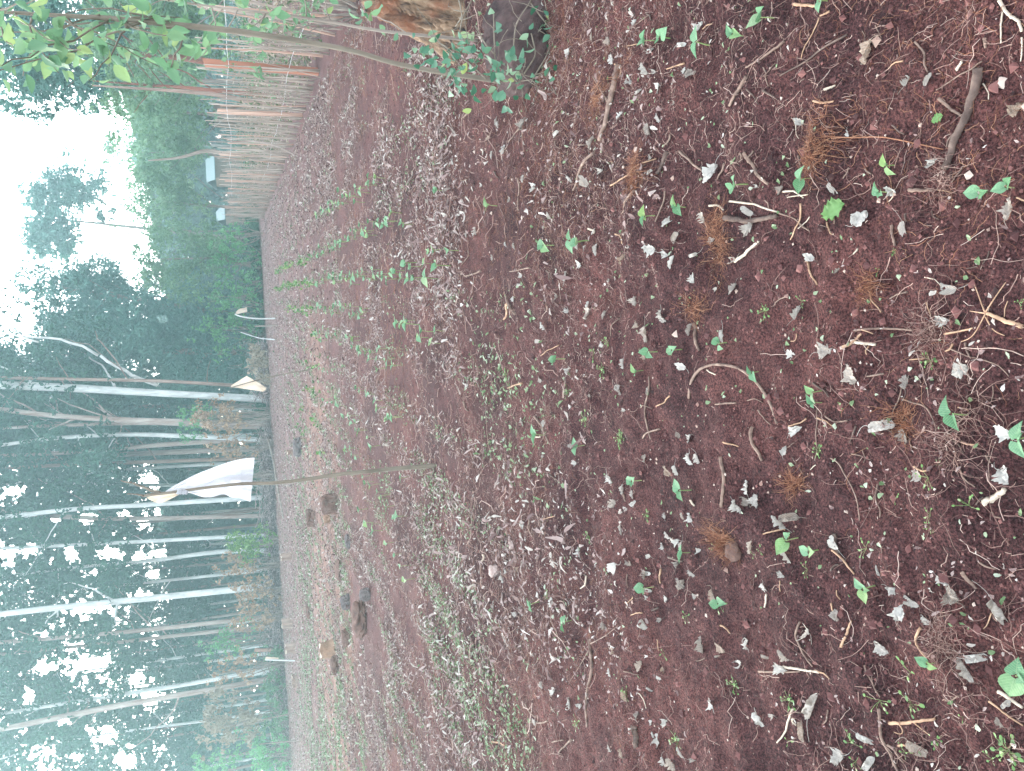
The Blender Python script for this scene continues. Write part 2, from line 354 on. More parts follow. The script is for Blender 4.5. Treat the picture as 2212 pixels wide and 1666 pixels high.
def limb(mb, a, b, r0, r1, n=5, sag=0.1, k=8):
    a = np.asarray(a, float); b = np.asarray(b, float); t = np.linspace(0, 1, k)[:, None]
    L = np.linalg.norm(b - a); off = rng.normal(size=(1, 3)) * L * sag
    pts = a * (1 - t) + b * t + off * (t * (1 - t) * 2) + rng.normal(size=(k, 3)) * L * 0.012
    mb.tube(pts, np.linspace(r0, r1, k), n)
def make_tree(name, label, path, radii, clumps, leafmat, barkmat, leaf=0.2, per=90, aspect=0.4, droop=0.3, group=None, cat='tree', limbs=None, extra=None, culled=True, nu=0.0, spread=0.55):
    """path: world polyline of the trunk, base first; clumps [(x,y,z,r)] in world"""
    base = np.array(path[0], float); t = thing(name, label, cat, tuple(base), 0, group)
    mb = MB(); pp = smooth_path(path, 26); mb.tube(pp, np.interp(np.linspace(0, 1, 26), np.linspace(0, 1, len(radii)), radii), 9, 0.05)
    # limbs from trunk to clumps
    nl = min(len(clumps), 14 if limbs is None else limbs)
    if nl:
        for ci in rng.choice(len(clumps), nl, replace=False):
            c = np.array(clumps[ci][:3]); zz = c[2] - rng.uniform(0.3, 1.0) * (abs(c[0] - base[0]) + 0.6)
            zi = int(np.argmin(abs(pp[:, 2] - zz))); rr = np.interp(zi / 25, np.linspace(0, 1, len(radii)), radii)
            limb(mb, pp[zi], c, rr * 0.4, rr * 0.12)
    if extra:
        for e in extra: limb(mb, *e)
    link('trunk', mb.mesh('trunk', barkmat, True, base), t)
    if clumps:
        p = crown_points(clumps, per, spread)
        if culled: p = cull(p)
        V, Q = diamonds(p, leaf, aspect, droop, normal_up=nu)
        link('crown', mesh('crown', V - base, [Q], leafmat), t)
    return t
def gnd(x, y): return float(gh(x, y))
def blob_clumps(X, Y, d, ax, ay, n, r, depth=2.0, zmin=0.4, shell=0.0):
    """clumps filling an ellipse that the crown shows; ax / ay in metres (up / across)"""
    c = P(X, Y, d); out = []
    while len(out) < n:
        q = rng.uniform(-1, 1, 3)
        if q @ q > 1 or q @ q < shell: continue
        z = c[2] + q[0] * ax
        if z < zmin: continue
        out.append((c[0] + q[1] * ay, c[1] + q[2] * depth, z, r * rng.uniform(0.7, 1.25)))
    return out

F_euc = leaf_mat('eucalyptus_leaf', [(0.0, (0.016, 0.055, 0.038)), (0.4, (0.028, 0.088, 0.055)), (0.75, (0.05, 0.145, 0.09)), (1.0, (0.10, 0.23, 0.12))], 0.25, 0.6, False, 0.35)
F_dark = leaf_mat('dark_feathery_leaf', [(0.0, (0.03, 0.09, 0.072)), (0.4, (0.075, 0.19, 0.15)), (0.75, (0.115, 0.26, 0.20)), (1.0, (0.17, 0.31, 0.22))], 0.2, 0.6, False, 0.5)
F_green = leaf_mat('bright_bush_leaf', [(0.0, (0.06, 0.20, 0.08)), (0.4, (0.12, 0.34, 0.14)), (0.75, (0.20, 0.45, 0.20)), (1.0, (0.32, 0.55, 0.26))], 0.45, 0.55, False, 0.6)
F_soft = leaf_mat('soft_green_leaf', [(0.0, (0.06, 0.15, 0.08)), (0.4, (0.13, 0.25, 0.13)), (0.75, (0.20, 0.33, 0.18)), (1.0, (0.30, 0.40, 0.24))], 0.3, 0.6, False, 0.3)
F_brown = leaf_mat('withered_leaf', [(0.0, (0.14, 0.09, 0.055)), (0.4, (0.34, 0.23, 0.145)), (0.75, (0.52, 0.37, 0.25)), (1.0, (0.36, 0.38, 0.19))], 0.25, 0.7, False, 0.8)
F_dead = leaf_mat('dead_grey_leaf', [(0.0, (0.16, 0.13, 0.09)), (0.5, (0.32, 0.27, 0.20)), (1.0, (0.46, 0.40, 0.30))], 0.2, 0.8, False, 0.8)
F_lime = leaf_mat('lime_leaf', [(0.0, (0.08, 0.18, 0.05)), (0.5, (0.16, 0.32, 0.09)), (1.0, (0.30, 0.46, 0.16))], 0.4, 0.55)
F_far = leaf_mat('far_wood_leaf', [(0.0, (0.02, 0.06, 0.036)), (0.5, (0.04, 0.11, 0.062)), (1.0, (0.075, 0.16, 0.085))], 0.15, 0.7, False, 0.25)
B_pale = bark_mat('pale_smooth_bark', (0.34, 0.35, 0.34), (0.60, 0.62, 0.60), (0.68, 0.68, 0.65), 5, 0.25, 0.3, 0.75)
B_mix = bark_mat('peeling_bark', (0.17, 0.10, 0.075), (0.40, 0.35, 0.31), (0.54, 0.54, 0.51), 4, 0.14, 0.4)
B_brown = bark_mat('brown_bark', (0.13, 0.085, 0.065), (0.29, 0.21, 0.17), (0.38, 0.31, 0.26), 8, 0.12, 0.5)
B_red = bark_mat('red_brown_bark', (0.12, 0.05, 0.035), (0.26, 0.11, 0.075), (0.34, 0.18, 0.12), 8, 0.12, 0.5)
B_grey = bark_mat('grey_bark', (0.12, 0.10, 0.085), (0.30, 0.26, 0.22), (0.38, 0.34, 0.29), 9, 0.15, 0.5)

# bright gaps of the photo's canopy (places where no clump grows)
HOLES += [(165, 1430, 42, 45), (215, 1432, 36, 34), (330, 1500, 32, 42), (300, 1468, 22, 30), (225, 1585, 38, 34), (20, 1200, 26, 24), (65, 1195, 22, 22),
          (95, 1640, 30, 32), (230, 1195, 26, 14), (300, 1200, 18, 12), (345, 1195, 14, 16), (190, 1120, 32, 14), (300, 1285, 24, 12), (180, 1318, 26, 24),
          (235, 1310, 20, 22), (255, 1200, 14, 14), (60, 1180, 14, 10), (270, 1110, 18, 10), (345, 1118, 12, 26), (325, 1040, 26, 22), (310, 1130, 14, 22),
          (30, 1060, 26, 16), (0, 1080, 20, 24), (250, 1345, 22, 14), (100, 1440, 26, 20), (140, 1560, 16, 18), (270, 1640, 26, 30), (335, 1365, 12, 16),
          (155, 1195, 22, 18), (200, 1240, 26, 12), (120, 1120, 16, 10), (330, 1240, 18, 12), (90, 1370, 20, 12), (55, 700, 24, 32), (355, 640, 20, 10), (352, 690, 14, 10),
          (60, 1500, 14, 30), (170, 1640, 16, 14)]

# front eucalyptus trunks: picture polyline (top ... base), distance, px width top/base, bark, label
EUC = [
 ([(0, 832), (150, 838), (320, 848), (600, 862)], 45.5, 21, 20, B_pale, 'thickest whitish trunk, broken pale limb slanting off it above the cream diamond flag'),
 ([(0, 816), (180, 820), (330, 822), (470, 830), (600, 838)], 45, 7, 8, B_brown, 'thin reddish trunk just right of the thickest whitish trunk'),
 ([(0, 885), (60, 893), (165, 903), (325, 910), (600, 915)], 45.5, 10, 14, B_mix, 'forked grey trunk, first to the left of the thickest whitish one'),
 ([(0, 925), (150, 918), (330, 913), (600, 924)], 46.5, 7, 10, B_mix, 'straight brown-grey trunk crossing close behind the forked grey trunk'),
 ([(0, 962), (115, 945), (285, 937), (600, 950)], 47, 7, 11, B_pale, 'whitish trunk with a bare stretch below the canopy, between forked trunk and large white flag'),
 ([(0, 985), (200, 975), (330, 962), (560, 948), (605, 947)], 49, 8, 11, B_mix, 'slightly leaning grey trunk left of the withered coppice'),
 ([(0, 1000), (200, 985), (350, 978), (480, 972), (605, 968)], 53, 10, 13, B_mix, 'grey and brown trunk rising behind the curved upper edge of the large white flag'),
 ([(0, 1012), (150, 1004), (350, 997), (580, 988), (605, 987)], 50, 7, 9, B_brown, 'brown trunk passing right behind the free corner of the large white flag'),
 ([(0, 1048), (160, 1027), (300, 1012), (490, 1001), (605, 998)], 55, 5, 8, B_pale, 'slender pale trunk hidden in part by the large white flag'),
 ([(0, 1046), (90, 1045), (260, 1047), (600, 1050)], 58, 6, 9, B_pale, 'upright pale trunk that passes behind the tied corner of the large white flag'),
 ([(0, 1118), (80, 1110), (140, 1100), (320, 1091), (420, 1084), (605, 1072)], 47, 9, 11, B_pale, 'pale trunk that crosses its neighbour high up, left of the large white flag'),
 ([(0, 1104), (40, 1110), (140, 1117), (230, 1122), (400, 1119), (560, 1114), (608, 1113)], 49, 10, 10, B_mix, 'crossing trunk with orange-brown lower half beside the clean pale one'),
 ([(0, 1152), (100, 1142), (200, 1135), (330, 1128), (500, 1108), (605, 1098)], 60, 4, 7, B_brown, 'thin dark trunk in the gap behind the crossing pair'),
 ([(0, 1185), (175, 1177), (350, 1168), (560, 1156), (610, 1154)], 48, 7, 9, B_pale, 'straight grey trunk on the flag side of the lime green sapling'),
 ([(0, 1246), (175, 1224), (350, 1210), (455, 1192), (560, 1189), (612, 1188)], 50, 6, 10, B_pale, 'grey trunk bending just above the lime green sapling'),
 ([(0, 1290), (120, 1278), (315, 1259), (575, 1231), (612, 1228)], 54, 4, 7, B_pale, 'thin trunk between the lime green sapling and the thick blue-white trunk'),
 ([(0, 1327), (140, 1311), (280, 1297), (420, 1283), (515, 1273), (612, 1262)], 46, 12, 15, B_pale, 'thick blue-white trunk standing clear in the middle of the plantation'),
 ([(0, 1388), (175, 1374), (350, 1358), (490, 1342), (585, 1332), (615, 1328)], 48, 8, 10, B_mix, 'pale trunk with brown foot, upper one of a close pair'),
 ([(0, 1414), (175, 1395), (260, 1388), (370, 1374), (510, 1360), (615, 1348)], 51, 7, 9, B_mix, 'patchy brown and white trunk, lower one of a close pair'),
 ([(0, 1542), (175, 1514), (260, 1500), (365, 1486), (490, 1462), (620, 1440)], 49, 7, 10, B_pale, 'pale leaning trunk beside the brightest gap in the canopy'),
 ([(0, 1576), (100, 1556), (175, 1540), (350, 1507), (437, 1494), (610, 1462), (632, 1458)], 46, 12, 12, B_mix, 'thick leaning trunk, white above and dark red-brown at the foot'),
 ([(0, 1640), (140, 1600), (300, 1575), (435, 1559), (630, 1530)], 55, 4, 6, B_pale, 'thin faint trunk behind the dead grey bush'),
 ([(0, 1480), (200, 1455), (430, 1432), (575, 1412), (620, 1405)], 62, 4, 7, B_pale, 'short pale trunk piece seen above the small cream flag at the field edge'),
]
for i, (pts, d, w0, w1, bark, lab) in enumerate(EUC):
    wp = [P(X, Y, d) for X, Y in pts]
    bx = wp[-1][0]; base = np.array([bx, d, gnd(bx, d) - 0.1])
    wp = [base] + [p for p in wp[::-1] if p[2] > 0.4]
    top = wp[-1]; sl_ = (wp[-1] - wp[-2]) / (wp[-1][2] - wp[-2][2]); zt = 21 + rng.uniform(-2, 2)
    mid = top + sl_ * (zt - top[2]) * 0.5; wp += [mid, top + sl_ * (zt - top[2])]
    r_t = w0 / 1671 * d / 2 * (.9 if i else .75); r_b = w1 / 1671 * d / 2 * (.85 if i else .7)
    cl = []
    z0 = 8.0
    for k in range(72):
        z = rng.uniform(z0, zt + 1); rr = 2.6 * (1 - 0.4 * (z - z0) / 12)
        tx = np.interp(z, [q[2] for q in wp], [q[0] for q in wp])
        cl.append((tx + rng.normal() * rr * 0.7, d + 1.6 + rng.normal() * rr * 0.6, z, rng.uniform(0.7, 1.25)))
    ex = []
    if i == 0:
        ex = [(P(340, 831, d), P(215, 768, d - 1), 0.10, 0.08), (P(215, 768, d - 1), P(60, 730, d - 2), 0.08, 0.05), (P(60, 730, d - 2), P(0, 700, d - 2), 0.05, 0.04), (P(85, 740, d - 2), P(-20, 715, d - 2), .05, .03)]
    if i == 1:
        ex = [(P(262, 800, d), P(210, 730, d), 0.05, 0.03), (P(210, 730, d), P(205, 715, d), .03, .01), (P(450, 830, d), P(455, 780, d), .03, .012), (P(150, 818, d), P(120, 770, d), .03, .01)]
    if i == 2:
        ex = [(P(165, 903, d), P(0, 880, d), 0.08, 0.05), (P(150, 902, d), P(95, 872, d), .03, .01), (P(260, 905, d), P(228, 885, d), .03, .01)]
    if i == 17: ex = [(P(110, 1378, d), P(40, 1362, d), .06, .03)]
    make_tree('eucalyptus_tree', lab, wp, [r_b * 1.15, r_b, (r_b + r_t) / 2, r_t, r_t * 0.7, 0.04], cl, F_euc, bark, 0.27, 85, 0.45, 0.35, 'eucalyptus trees along the far edge of the field', extra=ex)

# rows of slender trees further inside the plantation
for k in range(44):
    d = rng.uniform(58, 74); Yp = 850 + 870 * (k + rng.uniform()) / 44 if k < 44 else 0; x = P(500, Yp, d)[0]; zt = rng.uniform(17, 23); lean = rng.normal() * 0.4 - 0.02 * (x)
    path = [np.array([x, d, gnd(x, d) - 0.1]), np.array([x + lean * 0.4, d, zt * 0.5]), np.array([x + lean, d, zt])]
    cl = [(x + lean * 0.8 + rng.normal() * 1.6, d + rng.normal() * 1.6, rng.uniform(5.0, zt + 1), rng.uniform(0.8, 1.3)) for _ in range(62)]
    make_tree('slender_tree', 'slender shaded tree standing deep in the plantation behind the front trunks', path, [0.11, 0.10, 0.05, 0.02], cl, F_euc, [B_mix, B_pale, B_brown][k % 3], 0.28, 80, 0.45, 0.3, 'slender trees deep in the plantation', limbs=5)

# far-off wood: dense low band behind everything
def far_wood():
    n = 60000
    x = rng.uniform(-75, 75, n); y = rng.uniform(80, 92, n) 
    top = 9.0 + 1.2 * noise(x * 0.25, x * 0 + 3.3, 8) + 0.8 * noise(x * 0.9, x * 0 + 1.2, 9) + np.clip(x, 0, 60) * 0.02
    z = top * rng.uniform(0, 1, n) ** 0.8
    V, Q = diamonds(np.stack([x, y, z], 1), 0.85, 0.7, 0.1)
    o = link('far_wood', mesh('far_wood', V, [Q], F_far)); tag(o, 'dark far-off wood closing the view behind the plantation and bushes', 'wood', None, 'stuff')
far_wood()

# feathery dark trees in the middle of the view
def ground_at(X, Y, d):
    p = P(X, Y, d); return np.array([p[0], d, gnd(p[0], d) - 0.1])
def simple_tree(name, lab, bX, bY, d, topX, topY, r, cl, lm, bm, **kw):
    b = ground_at(bX, bY, d); tp = P(topX, topY, d); mid = (b + tp) / 2 + np.array([rng.normal() * 0.2, 0, 0])
    return make_tree(name, lab, [b, mid, tp], [r * 1.2, r, r * 0.7, r * 0.25], cl, lm, bm, **kw)
G1 = 'dark feathery trees behind the middle of the field'
simple_tree('feathery_tree', 'tall dark feathery tree leaning its crown over the bright sky gap', 575, 690, 52, 120, 620, 0.16,
            blob_clumps(150, 605, 52, 2.8, 1.5, 26, 0.9) + blob_clumps(250, 690, 52, 3.8, 2.0, 44, 1.0) + blob_clumps(420, 690, 52, 3.0, 2.2, 34, 0.9), F_dark, B_grey, leaf=0.30, per=230, aspect=0.32, droop=0.2, group=G1)
simple_tree('feathery_tree', 'densest dark feathery tree beside the thickest whitish trunk', 585, 760, 50, 20, 770, 0.18,
            blob_clumps(80, 780, 50, 3.4, 2.4, 44, 1.0) + blob_clumps(260, 765, 50, 3.6, 2.6, 56, 1.0) + blob_clumps(440, 770, 50, 3.0, 2.5, 44, 0.9), F_dark, B_grey, leaf=0.30, per=240, aspect=0.32, droop=0.2, group=G1)
simple_tree('feathery_tree', 'lower feathery tree whose crown thins out toward the flat sky gap', 580, 640, 56, 300, 640, 0.13,
            blob_clumps(380, 640, 56, 3.0, 2.0, 24, 0.9) + blob_clumps(230, 640, 56, 1.8, 1.2, 12, 0.8), F_dark, B_brown, leaf=0.30, per=200, aspect=0.32, droop=0.2, group=G1)
simple_tree('feathery_tree', 'dark feathery tree filling the space left of the thickest whitish trunk', 590, 875, 57, 30, 880, 0.15,
            blob_clumps(120, 880, 57, 5.2, 2.2, 50, 1.0) + blob_clumps(340, 880, 57, 4.0, 2.2, 40, 1.0), F_dark, B_grey, leaf=0.30, per=220, aspect=0.32, droop=0.2, group=G1)
# lone crown against the sky, and the tree tops over the fence
simple_tree('tall_tree', 'tall thin tree whose ragged crown stands alone against the white sky', 560, 520, 62, 90, 470, 0.14,
            blob_clumps(155, 420, 62, 2.8, 1.6, 34, 0.8) + blob_clumps(120, 515, 62, 2.2, 1.5, 26, 0.8) + blob_clumps(215, 440, 62, 1.4, 1.3, 8, 0.6) + blob_clumps(65, 530, 62, 1.0, 1.0, 5, 0.6), F_dark, B_grey, leaf=0.30, per=240, aspect=0.45, droop=0.2, limbs=20, culled=False)
simple_tree('round_tree', 'small round tree top poking into the white sky above the fence', 520, 320, 64, 235, 318, 0.1,
            blob_clumps(240, 318, 64, 0.9, 1.2, 9, 0.7) + blob_clumps(330, 320, 64, 1.6, 2.5, 14, 0.9), F_soft, B_grey, leaf=0.28, per=90, aspect=0.5, culled=False)
simple_tree('bare_tree', 'thin half-bare tree leaning into the sky gap behind the end of the fence', 570, 500, 50, 250, 475, 0.05,
            blob_clumps(245, 490, 50, 1.0, 0.6, 5, 0.4) + blob_clumps(330, 540, 50, 1.2, 1.8, 9, 0.7), F_soft, B_grey, leaf=0.2, per=50, aspect=0.4, limbs=9, culled=False)
# soft green trees and shrubs behind the fence
SOFT = [(400, 560, 47, 2.4, 2.4, 30, F_soft, 'grey-green tree directly behind the far end of the fence'),
        (370, 430, 52, 2.2, 2.4, 30, F_soft, 'light green tree above the small shed roofs'),
        (360, 330, 48, 2.4, 2.4, 34, F_soft, 'broad soft green tree behind the longer shed roof'),
        (370, 240, 44, 2.2, 2.2, 34, F_soft, 'soft green tree between the two shed roofs and the red fence post'),
        (330, 160, 36, 2.0, 2.0, 30, F_soft, 'green tree behind the red-brown trunk and the stake fence'),
        (370, 60, 30, 1.9, 1.8, 30, F_soft, 'green tree behind the leaning sapling at the photo edge'),
        (340, -40, 26, 2.0, 1.8, 26, F_soft, 'green tree at the very edge, beyond the stump')]
for (X, Y, d, ax, ay, n, mt_, lab) in SOFT:
    simple_tree('soft_tree', lab, 560, Y + 20, d, X - 60, Y, 0.09, blob_clumps(X, Y, d, ax, ay, n, 0.85, 1.8), mt_, B_grey, leaf=0.22, per=190, aspect=0.5, group='soft green trees behind the stake fence', culled=False)
simple_tree('leafy_tree', 'tall blue-green tree spreading its holed crown over the fence corner', 520, 150, 27, 90, 120, 0.11,
            blob_clumps(120, 90, 27, 2.0, 2.2, 46, 0.6, 1.6) + blob_clumps(60, 200, 27, 1.2, 0.9, 13, 0.5, 1.2) + blob_clumps(200, 130, 27, 1.3, 1.6, 24, 0.5, 1.5) + blob_clumps(30, 40, 27, 1.4, 1.8, 22, 0.6, 1.5), F_dark, B_red, leaf=0.17, per=420, aspect=0.45, limbs=26, culled=False)
simple_tree('leafy_tree', 'reddish-stemmed tree with loose leaves just over the red fence post', 470, 200, 24, 200, 175, 0.06,
            blob_clumps(260, 170, 24, 1.1, 1.0, 16, 0.45, 1.0) + blob_clumps(250, 70, 24, 1.0, 1.3, 18, 0.45, 1.0), F_soft, B_red, leaf=0.15, per=330, aspect=0.45, limbs=10, culled=False)

# bushes along the far edge
BUSH = [ # X, Y, d, ax, ay, n, mat, leaf, name, label
 (500, 505, 45, 1.1, 0.9, 16, F_green, 'green_bush', 'bright green bush at the far end of the fence'),
 (495, 555, 46, 1.5, 1.2, 24, F_green, 'green_bush', 'bright green bush, second along the far edge from the fence'),
 (515, 615, 46, 1.3, 1.2, 22, F_green, 'green_bush', 'yellowish green bush behind the bean rows'),
 (500, 665, 46, 1.4, 1.0, 20, F_green, 'green_bush', 'green bush right behind the small cream flag in the middle'),
 (480, 725, 47, 2.0, 1.3, 30, F_green, 'green_bush', 'large deep green bush between the two cream flags'),
 (520, 780, 47, 1.2, 1.0, 18, F_dark, 'green_bush', 'dark bush at the foot of the thin reddish trunk'),
 (420, 905, 45, 1.1, 1.0, 18, F_green, 'green_bush', 'green clump hanging low between the whitish and the forked trunk'),
 (570, 790, 43, 0.55, 1.1, 12, F_dead, 'withered_bush', 'low withered brown bush beside the cream diamond flag'),
 (465, 905, 44, 1.3, 1.1, 20, F_brown, 'withered_bush', 'brown-leaved coppice left of the cream diamond flag'),
 (500, 965, 44, 1.2, 1.0, 14, F_brown, 'withered_bush', 'thin withered coppice right of the large white flag'),
 (500, 1035, 44, 0.9, 0.6, 8, F_brown, 'withered_bush', 'small withered shrub seen under the large white flag'),
 (535, 1175, 43, 1.1, 0.75, 18, F_lime, 'lime_sapling', 'lime green leafy sapling at the edge of the plantation'),
 (520, 1228, 44, 1.3, 0.6, 14, F_brown, 'withered_bush', 'upright tan coppice beside the lime green sapling'),
 (545, 1285, 44, 1.2, 0.8, 16, F_brown, 'withered_bush', 'tan coppice at the foot of the thick blue-white trunk'),
 (545, 1335, 44, 1.2, 0.7, 14, F_brown, 'withered_bush', 'darker brown coppice at the feet of the close pair of trunks'),
 (500, 1385, 45, 1.8, 0.7, 20, F_green, 'green_bush', 'green climbing bush beside the upright tan board'),
 (510, 1445, 46, 1.3, 0.8, 14, F_brown, 'withered_bush', 'loose yellow-brown shrub by the two leaning trunks'),
 (495, 1555, 43, 1.7, 1.7, 30, F_dead, 'dead_bush', 'large dead bush of drooping grey-brown leaves'),
 (500, 1635, 45, 2.2, 1.2, 30, F_green, 'green_bush', 'dark green bush at the far left end of the field'),
 (590, 1640, 41, 0.9, 1.0, 18, F_green, 'green_bush', 'low bright green bush in front of the dark one at the field end'),
 (605, 1490, 43, 0.7, 0.9, 14, F_soft, 'grey_green_weeds', 'grey-green weed clump at the foot of the thick leaning trunk'),
 (605, 1560, 42, 0.6, 1.1, 14, F_soft, 'grey_green_weeds', 'grey-green weed clump below the large dead bush'),
 (595, 1415, 43, 0.6, 0.5, 9, F_soft, 'grey_green_weeds', 'small grey-green weeds around the little cream flag at the field end'),
]
for (X, Y, d, ax, ay, n, mt_, nm, lab) in BUSH:
    if mt_ in (F_brown, F_dead, F_lime): d = 42.6; n = int(n * 1.6)
    cl = blob_clumps(X, Y, d, ax, ay, n, 0.42 if mt_ is F_brown else 0.5, 0.6, 0.15)
    b = ground_at(X, Y, d); t = thing(nm, lab, 'bush', tuple(b))
    mb = MB()
    for c in cl[:14]:
        limb(mb, b + np.array([rng.normal() * 0.15, rng.normal() * 0.15, 0]), c[:3], 0.025, 0.008)
    link('stem', mb.mesh('stem', B_grey, True, b), t)
    p = crown_points(cl, 150)
    V, Q = diamonds(p, 0.17 if mt_ is not F_dead else 0.2, 0.5, 0.15 if mt_ is not F_dead else 0.7)
    link('foliage', mesh('foliage', V - b, [Q], mt_), t)

# undergrowth floor of the plantation: stuff
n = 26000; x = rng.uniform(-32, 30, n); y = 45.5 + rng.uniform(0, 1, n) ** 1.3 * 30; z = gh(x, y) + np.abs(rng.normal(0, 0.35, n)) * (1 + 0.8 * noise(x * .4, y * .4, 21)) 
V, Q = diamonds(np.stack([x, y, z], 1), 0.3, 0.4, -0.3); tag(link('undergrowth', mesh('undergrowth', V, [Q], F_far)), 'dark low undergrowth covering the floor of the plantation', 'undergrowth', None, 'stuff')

# brush piles on the plantation side of the field edge
M_brush = leaf_mat('brush', [(0.0, (0.09, 0.07, 0.065)), (0.5, (0.22, 0.18, 0.17)), (1.0, (0.46, 0.39, 0.36))], 0.0, 0.9)
def brush_pile(Y0, Y1, d, h, lab, tw=700, Xg=596):
    a = ground_at(Xg, Y0, d); b = ground_at(Xg + 12, Y1, d + 0.5); c = (a + b) / 2; t = thing('brush_pile', lab, 'brush pile', tuple(c))
    mb = MB()
    for k in range(tw):
        s = rng.uniform(); q = a * (1 - s) + b * s + np.array([0, rng.normal() * 0.5, abs(rng.normal()) * h * 0.45])
        dr = unit(np.array([rng.normal(), rng.normal() * 0.6, rng.normal() * 0.35])); L = rng.uniform(0.3, 1.3)
        t_ = np.linspace(-0.5, 0.5, 4)[:, None]; mb.tube(q + dr * t_ * L + rng.normal(size=(4, 3)) * 0.04, rng.uniform(0.008, 0.024), 3, cap=False)
    link('twigs', mb.mesh('twigs', M_brush, False, c), t)
    n = int(tw * 5); s = rng.uniform(0, 1, (n, 1)); p = a * (1 - s) + b * s; p[:, 1] += rng.normal(0, 0.6, n); p[:, 2] += np.abs(rng.normal(0, 1, n)) * h * 0.4
    V, Q = diamonds(p, 0.12, 0.5); link('dead_leaves', mesh('dead_leaves', V - c, [Q], M_brush), t)
brush_pile(740, 860, 43.5, 0.9, 'grey brush heap behind the cream diamond flag', 330, 582)
brush_pile(930, 1110, 44, 0.8, 'long low brush pile along the field edge below the large white flag', 700, 592)
brush_pile(1110, 1270, 44, 0.9, 'brush pile heaped along the edge under the lime green sapling', 650, 596)
brush_pile(1270, 1470, 44, 1.0, 'tallest grey brush pile, at the feet of the close pair of trunks', 800, 602)
brush_pile(1490, 1700, 43, 0.7, 'low weedy brush pile under the large dead bush', 500, 614)
# long pole lying along the edge
mb = MB(); pp = smooth_path([G(578, 945, 0.25), G(592, 1000, 0.3), G(600, 1060, 0.3), G(612, 1120, 0.12)], 14); mb.tube(pp, 0.045, 6)
c0 = pp[7].copy(); tag(link('fallen_pole', mb.mesh('fallen_pole', B_grey, True, c0), loc=c0), 'long grey fallen pole lying along the field edge', 'pole')

# ------------------------------------------------------------------ stake fence at the right
FA = G(735, 20); FA = G(722, 85); FB = G(571, 472)
fd = (FB - FA) / np.linalg.norm(FB[:2] - FA[:2]); FA2 = FA - fd * 6.0
FL = np.linalg.norm(FB[:2] - FA2[:2])
M_stk = bark_mat('weathered_stake', (0.17, 0.135, 0.11), (0.38, 0.32, 0.27), (0.50, 0.45, 0.39), 7, 0.15, 0.4)
M_slab = bark_mat('orange_slab', (0.30, 0.18, 0.135), (0.48, 0.32, 0.25), None, 6, 0.1, 0.3)
M_post = bark_mat('red_post', (0.20, 0.075, 0.045), (0.38, 0.17, 0.11), None, 6, 0.1, 0.3)
M_wire = new_mat('wire')[0]; M_wire.node_tree.nodes['Principled BSDF'].inputs['Base Color'].default_value = (0.5, 0.5, 0.5, 1)
fence = thing('stake_fence', 'tall see-through fence of thin weathered stakes with orange boards', 'fence', tuple(FA2))
def fpos(s): 
    p = FA2 + fd * s; return np.array([p[0], p[1], gnd(p[0], p[1])])
ss = np.sort(np.concatenate([rng.uniform(0, 14, 54), rng.uniform(14, FL, 48)]))
for s in ss:
    b = fpos(s) + np.array([rng.normal() * 0.05, rng.normal() * 0.05, -0.1]); h = rng.uniform(1.55, 2.0); ln = rng.normal(0, 0.07, 2)
    mb = MB(); pts = [b, b + np.array([ln[0] * 0.5 + rng.normal() * 0.02, ln[1] * 0.5, h * 0.5]), b + np.array([ln[0], ln[1], h])]
    mb.tube(smooth_path(pts, 7), np.linspace(rng.uniform(0.013, 0.024), 0.008, 7), 5, 0.12)
    link('stake', mb.mesh('stake', M_stk if rng.uniform() < 0.88 else M_slab, True, FA2), fence)
mb = MB()
for s in np.concatenate([rng.uniform(0, 14, 60), rng.uniform(14, FL, 120)]):
    b = fpos(s) + np.array([rng.normal() * 0.08, rng.normal() * 0.08, -0.1]); h = rng.uniform(1.3, 1.85); ln = rng.normal(0, 0.11, 2)
    mb.tube(smooth_path([b, b + np.array([ln[0] * .5 + rng.normal() * .03, ln[1] * .5, h * .5]), b + np.array([ln[0], ln[1], h])], 6), np.linspace(rng.uniform(.007, .014), .005, 6), 4, .1)
o = link('thin_stake', mb.mesh('thin_stake', M_stk, True, FA2), fence); o['kind'] = 'stuff'
fxy = fd[:2]
def s_of(X, Y):
    p = G(X, Y); return float((p - FA2)[:2] @ fxy)
def board(s, wdt, h, mt_, nm, th=0.03, lean=0.0):
    b = fpos(s); e = np.array([fd[0], fd[1], 0]); nn = np.array([-fd[1], fd[0], 0])
    mb = MB(); V = []
    for z, l in ((-0.1, 0), (h * 0.5, lean * 0.5), (h, lean)):
        for sx, sn in ((-1, -1), (1, -1), (1, 1), (-1, 1)): V.append(b - nn * 0.06 + e * (sx * wdt / 2 * rng.uniform(0.85, 1.1) + l) + nn * sn * th / 2 + np.array([0, 0, z + (rng.uniform(-0.03, 0.03) if z == h else 0)]))
    Q = []
    for k in range(2):
        for j in range(4): Q.append([k * 4 + j, k * 4 + (j + 1) % 4, k * 4 + 4 + (j + 1) % 4, k * 4 + 4 + j])
    Q.append([8, 9, 10, 11]); mb.add(V, Q); return link(nm, mb.mesh(nm, mt_, False, FA2), fence)
o = board(s_of(690, 217), 0.13, 1.75, M_post, 'post', 0.1); o['label'] = 'thick red-brown fence post'
o = board(s_of(652, 292), 0.30, 1.65, M_slab, 'board'); o['label'] = 'wide orange board'
o = board(s_of(618, 374), 0.22, 1.7, M_slab, 'board'); o['label'] = 'bright orange board'
for (X, Y, w_) in ((603, 398, .3), (600, 412, .3), (594, 430, .34), (590, 441, .3), (583, 455, .4), (577, 468, .4), (573, 476, .4)):
    board(s_of(X, Y), w_ * .7, rng.uniform(1.5, 1.75), M_slab, 'board')
mb = MB(); k = 30
mb.tube([fpos(s) + np.array([0, -0.04, 1.42 - 0.03 * math.sin(s)]) for s in np.linspace(1, FL * 0.75, k)], 0.004, 4)
